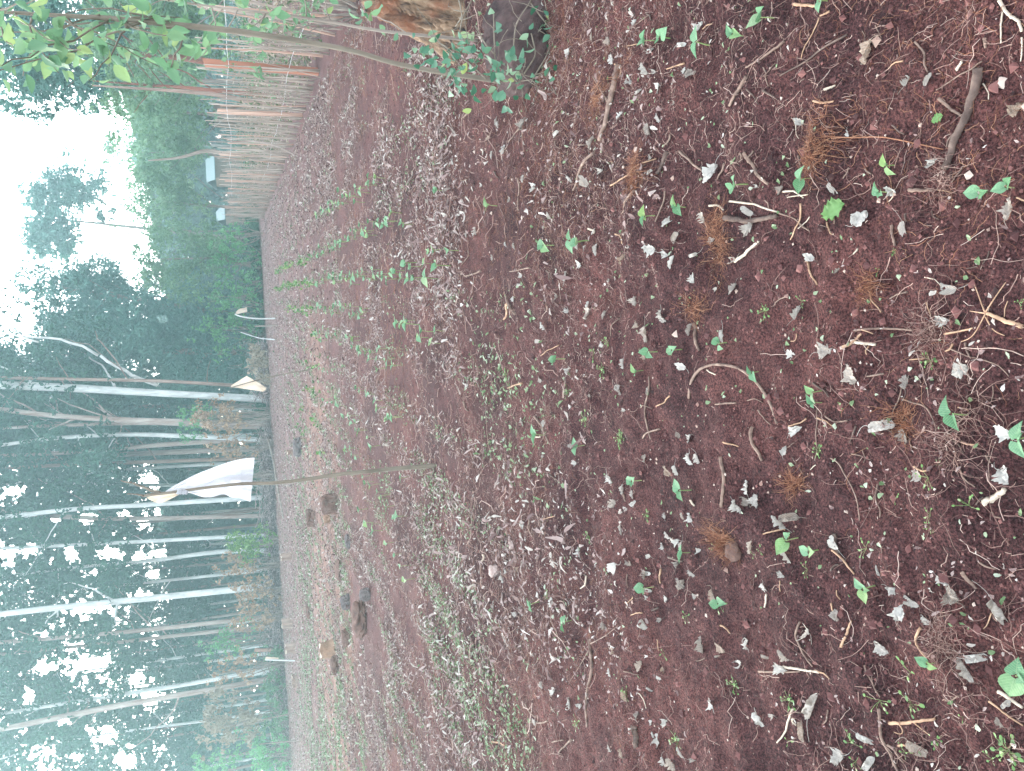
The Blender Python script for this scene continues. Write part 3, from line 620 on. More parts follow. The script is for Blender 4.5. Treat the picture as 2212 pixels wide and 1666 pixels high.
link('wire', mb.mesh('wire', M_wire, True, FA2), fence)
mb = MB(); mb.tube([fpos(s) + np.array([0, -0.04, 0.45 + 0.03 * math.sin(s)]) for s in np.linspace(1, FL * 0.6, k)], 0.004, 4)
link('wire', mb.mesh('wire', M_wire, True, FA2), fence)
# curved white branch and dark trunk leaning on the fence
def poly(name, lab, cat, pts, r, mat, n=7, k=24, wob=0.06):
    pp = smooth_path(pts, k); mb = MB(); mb.tube(pp, np.interp(np.linspace(0, 1, k), np.linspace(0, 1, len(r)), r), n, wob)
    c = pp[0].copy(); return tag(link(name, mb.mesh(name, mat, True, c), loc=c), lab, cat)
b = fpos(s_of(640, 333)); d = b[1]
poly('leaning_branch', 'long curved pale branch leaning against the fence', 'branch', [P(641, 337, d), P(600, 316, d), P(560, 306, d), P(495, 306, d + .2), P(475, 292, d + .2)], [.022, .02, .016, .008], B_mix)
poly('bent_tree', 'dark bent bare trunk rising behind the fence past the long shed roof', 'tree', [ground_at(628, 348, 25), P(560, 341, 25), P(480, 333, 25.), P(450, 322, 25), P(390, 342, 25), P(320, 347, 25)], [.09, .07, .055, .02], B_grey)
poly('bare_tree', 'thin straight bare trunk behind the red fence post', 'tree', [ground_at(690, 240, 22), P(460, 203, 22), P(330, 193, 22), P(200, 185, 22)], [.08, .06, .04, .02], B_brown)

# tall dry grass and litter right behind the fence (stuff), plus weeds
n = 16000; s = rng.uniform(-2, FL, n); off = 0.25 + rng.uniform(0, 1, n) ** 1.4 * 7.0
x = FA2[0] + fd[0] * s + fd[1] * off; y = FA2[1] + fd[1] * s - fd[0] * off; z = gh(x, y) + rng.uniform(0, 1, n) ** 1.5 * (0.9 + 0.5 * noise(x * .7, y * .7, 4))
V, Q = diamonds(np.stack([x, y, z], 1), 0.11, 0.35, -0.35)
M_verge = leaf_mat('verge', [(0.0, (0.06, 0.09, 0.04)), (0.3, (0.12, 0.16, 0.07)), (0.55, (0.26, 0.20, 0.14)), (0.8, (0.36, 0.29, 0.22)), (1.0, (0.50, 0.44, 0.36))], 0.2, 0.75)
tag(link('verge_growth', mesh('verge_growth', V, [Q], M_verge)), 'mixed dry grass and green weeds behind the stake fence', 'undergrowth', None, 'stuff')
for (X, Y, dd, lab) in ((520, 60, 12.5, 'pale green shrub behind the leaning sapling stem'), (560, 130, 15, 'green weed bush behind the near end of the fence'), (530, 330, 27, 'green shrub behind the wide orange board'), (600, 10, 9, 'leafy green weed patch at the photo edge beyond the stump')):
    cl = blob_clumps(X, Y, dd, 0.55, 0.6, 10, 0.25, 0.5, 0.1); b = ground_at(X, Y, dd); t = thing('fence_shrub', lab, 'bush', tuple(b)); mb = MB()
    for c in cl: limb(mb, b, c[:3], 0.012, 0.004)
    link('stem', mb.mesh('stem', B_grey, True, b), t); V, Q = diamonds(crown_points(cl, 420), 0.09, 0.5); link('foliage', mesh('foliage', V - b, [Q], F_soft), t)

# sheds behind the fence
M_roof, n_, bs_ = new_mat('metal_roof'); bs_.inputs['Base Color'].default_value = (0.17, 0.25, 0.26, 1); bs_.inputs['Roughness'].default_value = 0.5; bs_.inputs['Metallic'].default_value = 0.2
tcx = n_.nodes.new('ShaderNodeTexCoord'); wv = n_.nodes.new('ShaderNodeTexWave'); wv.inputs['Scale'].default_value = 3; n_.links.new(tcx.outputs['Object'], wv.inputs[0]); bump(n_, bs_, wv.outputs['Fac'], 0.4, 0.03)
M_wall = clod_material('mud_wall', (0.10, 0.07, 0.05), (0.2, 0.15, 0.11))
def shed(X0, X1, Y0, Y1, d, lab):
    a = P(X1, Y1, d); b = P(X1, Y0, d); zt = P(X0, (Y0 + Y1) / 2, d)[2]; ze = min(a[2], b[2]); x0, x1 = a[0], b[0]
    t = thing('shed', lab, 'shed', ((x0 + x1) / 2, d + 1.2, 0)); o_ = np.array([(x0 + x1) / 2, d + 1.2, 0])
    mb = MB(); dp = 1.5
    V = [(x0, d, ze), (x1, d, ze), (x1 - .25, d + dp, zt), (x0 + .2, d + dp, zt), (x1, d + 2 * dp, ze), (x0, d + 2 * dp, ze)]
    V2 = [(p[0], p[1], p[2] - 0.04) for p in V]
    mb.add(V + V2, [[0, 1, 2, 3], [3, 2, 4, 5], [6, 9, 8, 7], [9, 11, 10, 8], [0, 6, 7, 1], [0, 3, 9, 6], [1, 7, 8, 2], [3, 5, 11, 9], [2, 8, 10, 4]])
    link('roof', mb.mesh('roof', M_roof, False, o_), t)
    mb = MB(); q = 0.2; V = [(x0 + q, d + q, 0), (x1 - q, d + q, 0), (x1 - q, d + 2 * dp - q, 0), (x0 + q, d + 2 * dp - q, 0)]; V += [(p[0], p[1], ze - 0.05) for p in V]
    mb.add(V, [[0, 1, 5, 4], [1, 2, 6, 5], [2, 3, 7, 6], [3, 0, 4, 7]]); link('wall', mb.mesh('wall', M_wall, False, o_), t)
shed(443, 461, 327, 388, 60, 'small shed with the longer pale metal roof, seen over the fence')
shed(434, 457, 214, 246, 44, 'small shed with a short bright roof beside the red fence post')
shed(466, 484, 440, 474, 60, 'pale grey shed roof half hidden behind the far end of the fence')

# ------------------------------------------------------------------ flags
def cloth_mat(name, col, tr=0.35):
    mt, n, bs = new_mat(name); bs.inputs['Base Color'].default_value = (*col, 1); bs.inputs['Roughness'].default_value = 0.4
    t = n.nodes.new('ShaderNodeBsdfTranslucent'); t.inputs[0].default_value = (*col, 1); mx = n.nodes.new('ShaderNodeMixShader'); mx.inputs[0].default_value = tr
    n.links.new(bs.outputs[0], mx.inputs[1]); n.links.new(t.outputs[0], mx.inputs[2]); n.links.new(mx.outputs[0], n.nodes['Material Output'].inputs['Surface'])
    g = n.nodes.new('ShaderNodeTexCoord').outputs['Object']; f = ntex(n, 7, 5, 0.6, g, 1.5); bump(n, bs, f, 0.8, 0.05); cc = mixc(n, ramp(n, [(.45, (0, 0, 0)), (.75, (.6, .6, .6))], ntex(n, 3, 6, .7, g)), col, tuple(q * .62 for q in col)); n.links.new(cc, bs.inputs['Base Color']); n.links.new(cc, t.inputs[0]); return mt
M_plast = cloth_mat('white_plastic', (0.66, 0.67, 0.71), 0.4); M_cream = cloth_mat('cream_plastic', (0.66, 0.56, 0.45), 0.5)
M_pole = bark_mat('green_grey_pole', (0.10, 0.085, 0.065), (0.21, 0.18, 0.14), (0.30, 0.25, 0.20), 14, 0.2, 0.5, 0.8, 0.004)
def sheet(top, bot, d, mat, name, parent, base, nu=26, nv=16, amp=0.05, ph=0.0):
    """sheet between two picture curves (lists of (X,Y)); folds run along it"""
    A = smooth_path([(*p, 0) for p in top], nu); B = smooth_path([(*p, 0) for p in bot], nu); V = []
    for i in range(nu):
        for j in range(nv):
            s = j / (nv - 1); q = A[i] * (1 - s) + B[i] * s; u = i / (nu - 1)
            dd = d + amp * u * (math.sin(s * 9 + ph + u * 2) + 0.5 * math.sin(s * 21 + 3 * u)) + 0.02 * noise(u * 6, s * 6, 3) + amp * 0.22 * noise(u * 14 + s * 5, s * 12 - u * 4, 5)
            V.append(P(q[0], q[1], float(dd)))
    Q = [[i * nv + j, i * nv + j + 1, (i + 1) * nv + j + 1, (i + 1) * nv + j] for i in range(nu - 1) for j in range(nv - 1)]
    me = mesh(name, np.array(V) - base, [np.array(Q)], mat, True); return link(name, me, parent)
b = G(940, 1006); d = b[1]
fl = thing('flag', 'large torn white plastic sheet tied to a tall bent pole in the field', 'flag', tuple(b))
def Z6(x, y): return (271.1 + .1593 * x, 948.9 + .1593 * y)
mb = MB(); dd = d
pl_pts = [b - np.array([0, 0, .1])] + [P(X, Y, d) for X, Y in ((935, 1007), (880, 1010), (770, 1021), (720, 1026), (650, 1038), (592, 1044), Z6(1500, 605), Z6(1000, 670), Z6(600, 725), Z6(250, 765))]
pp = smooth_path(pl_pts, 40); pp[:, 1] += 0.006 * np.sin(np.arange(40)); mb.tube(pp, np.linspace(0.020, 0.010, 40), 8, 0.08); link('pole', mb.mesh('pole', M_pole, True, b), fl)
mb = MB(); limb(mb, P(*Z6(480, 728), d), P(*Z6(100, 590), d + .1), .012, .008, 6, .05); limb(mb, P(*Z6(250, 770), d), P(*Z6(20, 740), d), .008, .003); limb(mb, P(*Z6(90, 590), d + .1), P(*Z6(-60, 560), d + .1), .008, .004)
link('twig', mb.mesh('twig', M_pole, True, b), fl)
sheet([Z6(540, 710), Z6(640, 640), Z6(900, 500), Z6(1200, 380), Z6(1430, 300), Z6(1600, 262), Z6(1750, 252)], [Z6(600, 735), Z6(820, 722), Z6(900, 735), Z6(1050, 790), Z6(1170, 790), Z6(1290, 750), Z6(1345, 735), Z6(1430, 798), Z6(1540, 792), Z6(1695, 850)], d + 0.09, M_plast, 'cloth', fl, b, 44, 34, 0.11)
sheet([Z6(285, 790), Z6(450, 745), Z6(760, 735)], [Z6(290, 800), Z6(440, 880), Z6(540, 850), Z6(740, 745)], d + 0.05, M_cream, 'cloth', fl, b, 14, 8, 0.02)
mb = MB(); mb.tube([P(*Z6(700 + k * 12, 715 + 22 * math.sin(k * 2.1)), d + 0.03 * math.cos(k * 2.1)) for k in range(12)], 0.012, 6); link('knot', mb.mesh('knot', M_plast, True, b), fl)

b = G(670, 799); d = b[1]; fl = thing('flag', 'cream diamond-shaped sheet on a thin leaning stick at mid field', 'flag', tuple(b)); mb = MB()
mb.tube(smooth_path([b - np.array([0, 0, .1])] + [P(X, Y, d) for X, Y in ((668, 799), (600, 811), (545, 824), (498, 838))], 16), np.linspace(.018, .012, 16), 6); link('pole', mb.mesh('pole', M_pole, True, b), fl)
sheet([(499, 833), (533, 812)], [(499, 836), (568, 846)], d + .03, M_cream, 'cloth', fl, b, 10, 10, .02) 
sheet([(533, 812), (576, 838)], [(568, 846), (573, 843)], d + .03, M_cream, 'cloth', fl, b, 10, 10, .02, 1.0)
b = G(596, 688); d = b[1]; fl = thing('flag', 'tiny cream sheet on a thin stick near the bean rows at the far edge', 'flag', tuple(b)); mb = MB()
mb.tube(smooth_path([b - np.array([0, 0, .1])] + [P(X, Y, d) for X, Y in ((595, 688), (560, 689), (525, 686), (507, 679))], 14), .03, 6); link('pole', mb.mesh('pole', B_pale, True, b), fl)
sheet([(509, 676), (514, 668), (533, 664)], [(509, 680), (520, 677), (534, 674)], d, M_cream, 'cloth', fl, b, 10, 6, .03)
b = G(638, 1428); d = b[1]; fl = thing('flag', 'tiny cream sheet on a short stick at the left end of the field', 'flag', tuple(b)); mb = MB()
mb.tube(smooth_path([b - np.array([0, 0, .1])] + [P(X, Y, d) for X, Y in ((637, 1428), (600, 1426), (573, 1425))], 8), .03, 6); link('pole', mb.mesh('pole', B_pale, True, b), fl)
sheet([(574, 1419), (603, 1421)], [(572, 1426), (600, 1426)], d, M_cream, 'cloth', fl, b, 8, 6, .03)
d = 44.0; poly('upright_board', 'upright tan board standing in the brush near the field end', 'board', [ground_at(600, 1404, d), P(570, 1405, d), P(550, 1404, d)], [.1, .1, .1], M_slab, 4)
poly('thin_stake', 'thin bent white stake at the far edge, left of the bean rows', 'stake', [G(594, 734), P(560, 731, 40), P(520, 718, 40)], [.03, .02], B_pale, 5)
for i, (X0, Y0, X1, Y1, lab) in enumerate([(600, 703, 550, 705, 'short brown stake beside the tiny cream flag of the far edge'), (640, 1540, 566, 1555, 'slanting pale pole stuck in the weeds under the large dead bush'), (640, 1600, 560, 1608, 'second slanting pole, further left at the field end')]):
    b = G(X0, Y0); poly('thin_stake', lab, 'stake', [b, P(X1, Y1, b[1])], [.035, .025], B_grey, 5)

# ------------------------------------------------------------------ clods, stones, stumps
def ico(sub):
    import bmesh
    bm = bmesh.new(); bmesh.ops.create_icosphere(bm, subdivisions=sub, radius=1.0); V = np.array([v.co[:] for v in bm.verts]); T = np.array([[v.index for v in f.verts] for f in bm.faces]); bm.free(); return V, T
IV, IT = ico(4)
def n3(V, s, k): return noise(V[:, 0] * s + V[:, 2] * s * 0.7, V[:, 1] * s - V[:, 2] * s * 0.6, k)
def clod(X0, X1, Y0, Y1, mat, lab, name='earth_clod', cat='clod', boxy=0.5, group=None):
    g0 = G(X1, (Y0 + Y1) / 2); dpt = g0[1]; px = np.linalg.norm(g0 - CAM) / 1671 * 1.03
    W = (Y1 - Y0) * px / 2; H = (X1 - X0) * px; k = int(rng.integers(1000))
    V = IV.copy(); e = 1 - boxy * 0.5; V = np.sign(V) * np.abs(V) ** e; V = V * (0.9 + 0.24 * n3(V, 1.7, k) + 0.14 * n3(V, 4, k + 1) + 0.07 * n3(V, 11, k + 2))[:, None]; V[:, 2] = np.minimum(V[:, 2], 0.8 + 0.08 * n3(V, 3, k + 4))
    V = V * np.array([W, max(W * 0.8, H * 0.5), H * 0.50]); V[:, 2] += H * 0.34; V[:, :2] *= (1 + 0.35 * np.clip(0.2 - V[:, 2:] / (H + .01), 0, 1))
    c = np.array([g0[0], g0[1] + W * 0.6, gnd(g0[0], g0[1])])
    return tag(link(name, mesh(name, V, [IT], mat, False), loc=c), lab, cat, group)
CL = [(673, 729, 1070, 1108, M_clod, 'largest square dark brown clod, just left of the pole of the white flag', .9), (651, 681, 1104, 1137, M_clod, 'smaller dark clod touching the far side of the largest square one', .8),
 (690, 716, 1112, 1133, M_tan_clod, 'olive and orange clod in the hollow beside the largest square clod', .3), (623, 652, 948, 988, M_grey_clod, 'grey mound near the field edge, right of the flag pole', .2),
 (738, 758, 1155, 1184, M_grey_clod, 'grey clod between the square clod and the long brown mound', .3), (720, 739, 1207, 1257, M_clod, 'long low brown mound of earth', .3), (653, 671, 1303, 1336, M_clod, 'isolated brown clod beyond the orange subsoil', .5),
 (724, 756, 1287, 1316, M_grey_clod, 'grey-brown stone with a pale rim beside the largest round mound', .3), (764, 800, 1273, 1298, M_grey_clod, 'upright light grey stone on the near side of the mounds', .3), (748, 792, 1305, 1380, M_clod, 'largest round mound of dark dug earth', .2),
 (729, 757, 1362, 1399, M_clod, 'brown mound joined to the left of the largest round one', .3), (1048, 1076, 1222, 1246, M_pale_stone, 'flat pinkish stone alone in the litter of the near field', .8), (1093, 1111, 1170, 1186, M_pale_stone, 'pale angular stone chip near the pinkish stone', .7)]
for (a0, a1, b0, b1, mt_, lab, bx) in CL: clod(a0 + (a1 - a0) * .25, a1, b0, b1, mt_, lab, 'stone' if 'stone' in lab else 'earth_clod', 'stone' if 'stone' in lab else 'clod', bx)
def stump(X0, X1, Y0, Y1, mat, lab, n=14):
    g0 = G(X1, (Y0 + Y1) / 2); px = g0[1] / 1671; W = (Y1 - Y0) * px / 2; H = (X1 - X0) * px
    t = thing('cut_stump', lab, 'stump', tuple(g0)); mb = MB(); zs = np.linspace(-0.05, 1, 6); th = np.arange(n) * 2 * np.pi / n; V = []
    for z in zs:
        r = W * (1.25 - 0.35 * min(1, z * 2)) * (1 + 0.12 * rng.uniform(-1, 1, n)); V.append(np.stack([np.cos(th) * r, np.sin(th) * r, np.full(n, z * H) + (0.1 * H * rng.uniform(-1, 1, n) if z == 1 else 0)], 1))
    V = np.concatenate(V); Q = [[i * n + j, i * n + (j + 1) % n, (i + 1) * n + (j + 1) % n, (i + 1) * n + j] for i in range(5) for j in range(n)]; mb.add(V, Q); link('bark', mb.mesh('bark', mat, True), t)
    tp = V[-n:]; mb = MB(); mb.add(np.concatenate([tp * np.array([.99, .99, 1]), [[0, 0, tp[:, 2].mean()]]]), None, [[j, (j + 1) % n, n] for j in range(n)]); link('cut_face', mb.mesh('cut_face', M_pale_wood, False), t); return t
stump(694, 724, 1383, 1420, M_tan_clod, 'broken tan stump on the orange subsoil with a pit beside it')
stump(611, 632, 1333, 1356, B_brown, 'pale-topped stump in the brush near the close pair of trunks')
stump(619, 639, 1387, 1410, B_brown, 'stump in the brush beside the upright tan board')
stump(609, 630, 1192, 1210, B_brown, 'small split stump below the lime green sapling')
stump(632, 642, 1456, 1484, M_stick, 'low tan log end at the foot of the thick leaning trunk')
stump(622, 640, 970, 982, M_stick, 'small brown wood stub behind the grey mound')
clod(712, 733, 1421, 1456, M_clod, 'dark brown lump added in place of the pit next to the broken tan stump', boxy=.5)  # dark raised lump added where a hole belongs; the ground is not dug

# big stump, boulder and sapling at the right-hand side (top of the picture)
def big_stump():
    g0 = G(1012, 62); d0 = g0[1]; px = np.linalg.norm(g0 - CAM) / 1671
    W = 0.36; H = 0.56; cx = g0[0] + W * 0.92
    nth, nz = 160, 60; th = np.linspace(0, 2 * np.pi, nth, endpoint=False); zs = np.linspace(-0.1, 1, nz); T, Z = np.meshgrid(th, zs)
    r = W * (1 + 0.35 * np.clip(0.35 - Z, 0, 1) + 0.16 * noise(np.cos(T) * 2 + 5, np.sin(T) * 2 + 7, 3))
    sw = T + 0.5 * Z
    fis = noise(np.cos(sw) * 7 + 20, np.sin(sw) * 7 + Z * 1.2 + 9, 4); fis2 = noise(np.cos(sw) * 17 + 20, np.sin(sw) * 17 + Z * 2.5 + 9, 5)
    r = r + W * (-0.16 * np.clip(0.25 - abs(fis), 0, 1) * 4 * 0.6 + 0.05 * fis2 + 0.03 * noise(T * 6, Z * 30, 6))
    top = H * (1 + 0.16 * noise(np.cos(T) * 3, np.sin(T) * 3, 8) + 0.05 * fis2)
    x = np.cos(T) * r + 0.22 * Z; y = np.sin(T) * r * 0.9; z = Z * top
    t = thing('tree_stump', 'old brown stump with deeply split bark at the photo edge', 'stump', (cx, d0 + 0.25, gnd(cx, d0 + .25)))
    i = np.arange(nz - 1)[:, None] * nth; j = np.arange(nth)[None, :]; j2 = (j + 1) % nth; Q = np.stack([i + j, i + j2, i + nth + j2, i + nth + j], -1).reshape(-1, 4)
    mt, n, bs = new_mat('split_bark'); tc = n.nodes.new('ShaderNodeTexCoord'); mp = n.nodes.new('ShaderNodeMapping'); mp.inputs['Scale'].default_value = (1, 1, .22); mp.inputs['Rotation'].default_value = (0, .35, 0); n.links.new(tc.outputs['Object'], mp.inputs[0])
    f = ntex(n, 16, 8, .68, mp.outputs[0], .6); f2 = ntex(n, 4, 3, .5, tc.outputs['Object'])
    c = ramp(n, [(.36, (.012, .008, .008)), (.43, (.10, .06, .04)), (.55, (.26, .165, .10)), (.7, (.42, .30, .20))], f); c = mixc(n, ramp(n, [(.5, (0, 0, 0)), (.64, (1, 1, 1))], f2), c, mixc(n, f, (.05, .03, .02), (.40, .15, .07)))
    n.links.new(c, bs.inputs['Base Color']); bs.inputs['Roughness'].default_value = .9; bump(n, bs, f, 1.0, .05)
    link('bark', mesh('bark', np.stack([x, y, z], -1).reshape(-1, 3), [Q], mt, True), t)
    tp = np.stack([x, y, z], -1)[-1]; ce = tp.mean(0) - np.array([0, 0, .04]); ring = tp * .6 + ce * .4 + np.array([0, 0, -.03]); V = np.concatenate([tp, ring, [ce]]); k = np.arange(nth); k2 = (k + 1) % nth
    link('broken_top', mesh('broken_top', V, [np.stack([k, k2, nth + k2, nth + k], -1), np.stack([nth + k, nth + k2, k * 0 + 2 * nth], -1)], mt), t)
big_stump()
IV5, IT5 = ico(5)
V = IV5.copy(); V = V * (1 + .16 * n3(V, 1.4, 5) + .09 * n3(V, 4, 6) + .04 * n3(V, 11, 7) + .02 * n3(V, 30, 8))[:, None]; V *= np.array([.25, .24, .20]); g0 = G(1185, 100)
o = link('boulder', mesh('boulder', V, [IT5], M_dark_rock, True), loc=(g0[0] + .12, g0[1] + .25, gnd(g0[0], g0[1]) + .06)); tag(o, 'dark rounded boulder in front of the split stump', 'boulder')

# sapling stems
BFY = g0[1] - .03
def Z3(x, y): return (786 + .2206 * x, .2206 * y)
b = G(1072, 176); d = b[1]
M_bigleaf = leaf_mat('sapling_leaf', [(0.0, (0.10, 0.22, 0.12)), (0.4, (0.15, 0.30, 0.16)), (0.75, (0.20, 0.34, 0.17)), (1.0, (0.28, 0.38, 0.14))], 0.4, 0.5)
M_teal = leaf_mat('vine_leaf', [(0.0, (0.03, 0.11, 0.06)), (0.4, (0.06, 0.17, 0.10)), (0.75, (0.11, 0.24, 0.15)), (0.92, (0.22, 0.32, 0.20)), (1.0, (0.30, 0.38, 0.12))], 0.3, 0.4)
def leafcards(pts, size, mat_name, mat, parent, base, hang=0.4, asp=0.62):
    """real leaf shapes: 8-vertex folded ovate blades"""
    n = len(pts); a = rng.normal(size=(n, 3)); a[:, 2] -= hang * 1.5; a = unit(a); nn = rng.normal(size=(n, 3)); nn[:, 2] += .8; nn[:, 1] -= .8; b_ = unit(np.cross(a, nn)); c = np.cross(a, b_)
    L = size * rng.uniform(.65, 1.25, n); prof = [(0, 0), (.18, .32), (.45, .5), (.75, .32), (1, 0)]
    V = []; 
    for s, w_ in prof:
        for sd_ in (-1, 0, 1):
            V.append(pts + a * (L * s)[:, None] + b_ * (L * asp * w_ * sd_)[:, None] + c * (L * (0.12 * abs(sd_) * w_ * 2 - 0.25 * s * s))[:, None])
    V = np.stack(V, 1); q = []
    for i in range(4):
        for j in range(2): q.append([i * 3 + j, (i + 1) * 3 + j, (i + 1) * 3 + j + 1, i * 3 + j + 1])
    Q = (np.arange(n)[:, None, None] * 15 + np.array(q)[None]).reshape(-1, 4)
    return link(mat_name, mesh(mat_name, V.reshape(-1, 3) - base, [Q], mat, True), parent)
t = thing('sapling', 'leaning grey-stemmed sapling rooted beside the boulder, leaves overhead', 'sapling', tuple(b))
mb = MB(); path = [b - np.array([0, 0, .1])] + [P(X, Y, d) for X, Y in ((1066, 174), (940, 154), (832, 135), (784, 113), (664, 91), (561, 75), (470, 62), (407, 57), (250, 40), (60, 30), (-80, 20))]
pp = smooth_path(path, 40); mb.tube(pp, np.interp(np.linspace(0, 1, 40), [0, .3, .55, .7, 1], [.015, .013, .015, .014, .006]), 9, .05)
up = pp[24:]; tips = []
for k in range(17):
    a = up[rng.integers(0, len(up))]; tgt = P(rng.uniform(-60, 430), rng.uniform(-60, 200), d + rng.uniform(-.5, .5)); limb(mb, a, tgt, .006, .002, 4, .15); tips.append((a, tgt))
link('stem', mb.mesh('stem', M_pole, True, b), t)
q = []
for a, e in tips:
    for s in rng.uniform(.25, 1.05, 10): q.append(a * (1 - s) + e * s + rng.normal(size=3) * .03)
leafcards(np.array(q), .085, 'leaves', M_bigleaf, t, b)
b = G(1022, 88); d = b[1]; t = thing('sapling', 'thin pale-stemmed sapling leaning across the split stump', 'sapling', tuple(b)); mb = MB()
path = [b - np.array([0, 0, .1])] + [P(X, Y, d - .15) for X, Y in ((1018, 86), (892, 75), (786, 63), (750, 53), (609, 31), (448, 14), (300, -10))]
pp = smooth_path(path, 30); mb.tube(pp, np.linspace(.011, .005, 30), 7, .04); q = []
for k in range(16):
    a = pp[rng.integers(8, 30)]; e = a + np.array([rng.normal() * .15, rng.normal() * .15, rng.uniform(.0, .3)]); limb(mb, a, e, .004, .0015, 4, .1)
    for s in rng.uniform(.3, 1.05, 4): q.append(a * (1 - s) + e * s)
for X, Y in ((795, 40), (800, 30), (790, 20), (805, 45), (812, 22), (850, 88), (780, 35)): q.append(P(X, Y, d - .2))
link('stem', mb.mesh('stem', B_grey, True, b), t); leafcards(np.array(q), .075, 'leaves', M_bigleaf, t, b)

# vine with teal leaves over the sapling foot and boulder
b = G(1130, 190); d = b[1]; t = thing('vine', 'leafy teal-green vine sprawling over the sapling foot and boulder', 'vine', tuple(b)); mb = MB(); q = []
VL = [(940, 390), (880, 370), (1330, 440), (1320, 275), (1750, 280), (1620, 290), (500, 470), (570, 520), (680, 470), (690, 600), (780, 610), (860, 480), (830, 560), (950, 560), (1000, 500), (1150, 500), (1190, 540), (1110, 640), (960, 690), (860, 700), (1340, 650), (1370, 690), (1280, 700), (1420, 620), (1480, 680), (1510, 690), (1290, 1000), (960, 900), (930, 880), (990, 860), (1150, 900), (1430, 590), (1390, 590), (1250, 640), (800, 710), (700, 420), (1000, 390), (1390, 740), (1440, 780), (1300, 860), (1380, 900), (1650, 760), (880, 780), (1060, 450), (600, 590), (1780, 160), (1940, 610), (1900, 620), (1850, 600)]
for (x_, y_) in VL:
    dv = d - rng.uniform(-.05, .25) if Z3(x_, y_)[0] < 985 else min(d, BFY) - rng.uniform(.02, .12)
    p = P(*Z3(x_, y_), dv); q.append(p); q += [p + rng.normal(size=3) * np.array([.035, .03, .035]) for _ in range(2)]
for _ in range(34):
    p = P(*Z3(rng.uniform(500, 2000), rng.uniform(100, 900)), min(d, BFY) - rng.uniform(0, .1)); p[2] = max(p[2], .02); limb(mb, p, p + rng.normal(size=3) * np.array([.12, .08, .12]), .0022, .001, 4, .2)
VS = [[(1640, 0), (1480, 240), (1460, 580)], [(1630, 30), (1860, 330), (2080, 610)], [(1640, 330), (1690, 540), (1570, 720)], [(1060, 0), (960, 180), (940, 340)], [(1270, 120), (1280, 500), (1310, 820)], [(640, 350), (1060, 640), (1200, 780)], [(1090, 250), (1190, 440), (1290, 540)], [(1880, 180), (1820, 500), (1640, 800)], [(930, 0), (970, 150), (900, 260)], [(900, 420), (1250, 600), (1500, 800)]]
for s_ in VS: mb.tube(smooth_path([P(*Z3(x_, y_), (d if Z3(x_, y_)[0] < 985 else min(d, BFY)) - .03 * k_) for k_, (x_, y_) in enumerate(s_)], 14), .0035, 5, .2)
link('stem', mb.mesh('stem', M_pole, True, b), t); leafcards(np.array(q), .050, 'leaves', M_teal, t, b, .1, .62)

# ------------------------------------------------------------------ things lying and growing on the soil
def pxm(p): return float((np.asarray(p) - CAM) @ F) / 1671          # metres per picture pixel at a point
LAND = [((2080, 256), 'thickest bark-covered stick'), ((1620, 800), 'arched brown stem'), ((1587, 1187), 'dark red root ball'), ((1062, 1234), 'flat pinkish stone'),
        ((935, 1007), 'flag pole foot'), ((1105, 90), 'dark rounded boulder'), ((2150, 1072), 'pale plank chip'), ((1975, 1557), 'orange forked twig'),
        ((1808, 456), 'jagged light green leaf'), ((2134, 677), 'spidery forked twig'), ((1748, 240), 'upright broken stub'), ((1622, 475), 'dark level stick'),
        ((2041, 1398), 'dead feathery weed'), ((1377, 1590), 'split bark flake'), ((1310, 250), 'long knotted stick'), ((1275, 1470), 'long forked grey twig'),
        ((1555, 523), 'dense orange root mat'), ((1380, 372), 'root mat below the knotted stick')]
_pend = []
def auto_label(o, X, Y, noun, look):
    L = np.array([l[0] for l in LAND]); dd = np.hypot(L[:, 0] - X, L[:, 1] - Y); k = int(np.argmin(dd)); dx, dy = X - L[k, 0], Y - L[k, 1]
    dr = ('right of' if dx > 0 else 'left of') if abs(dx) > abs(dy) else ('below' if dy > 0 else 'above')
    _pend.append((o, noun, k, dr, dd[k], look))
def flush_labels():
    from collections import defaultdict
    g = defaultdict(list)
    for p in _pend: g[(p[1], p[2], p[3])].append(p)
    rk = ['nearest', 'second nearest', 'third nearest', 'fourth nearest', 'fifth nearest', 'sixth nearest', 'seventh nearest', 'eighth nearest', 'ninth nearest', 'tenth nearest', 'eleventh nearest', 'twelfth nearest']
    for (noun, k, dr), ps in g.items():
        ps.sort(key=lambda q: q[4])
        for i, q in enumerate(ps):
            if len((q[5] + ' ' + noun + ' ' + LAND[k][1]).split()) > 9: q = q[:5] + (q[5].split()[-1],)
            lm = LAND[k][1]; r = rk[i] if len(ps) > 1 else ''
            q[0]['label'] = f"{q[5]} {noun}, {r + ' ' if r else 'just '}{dr} the {lm}"

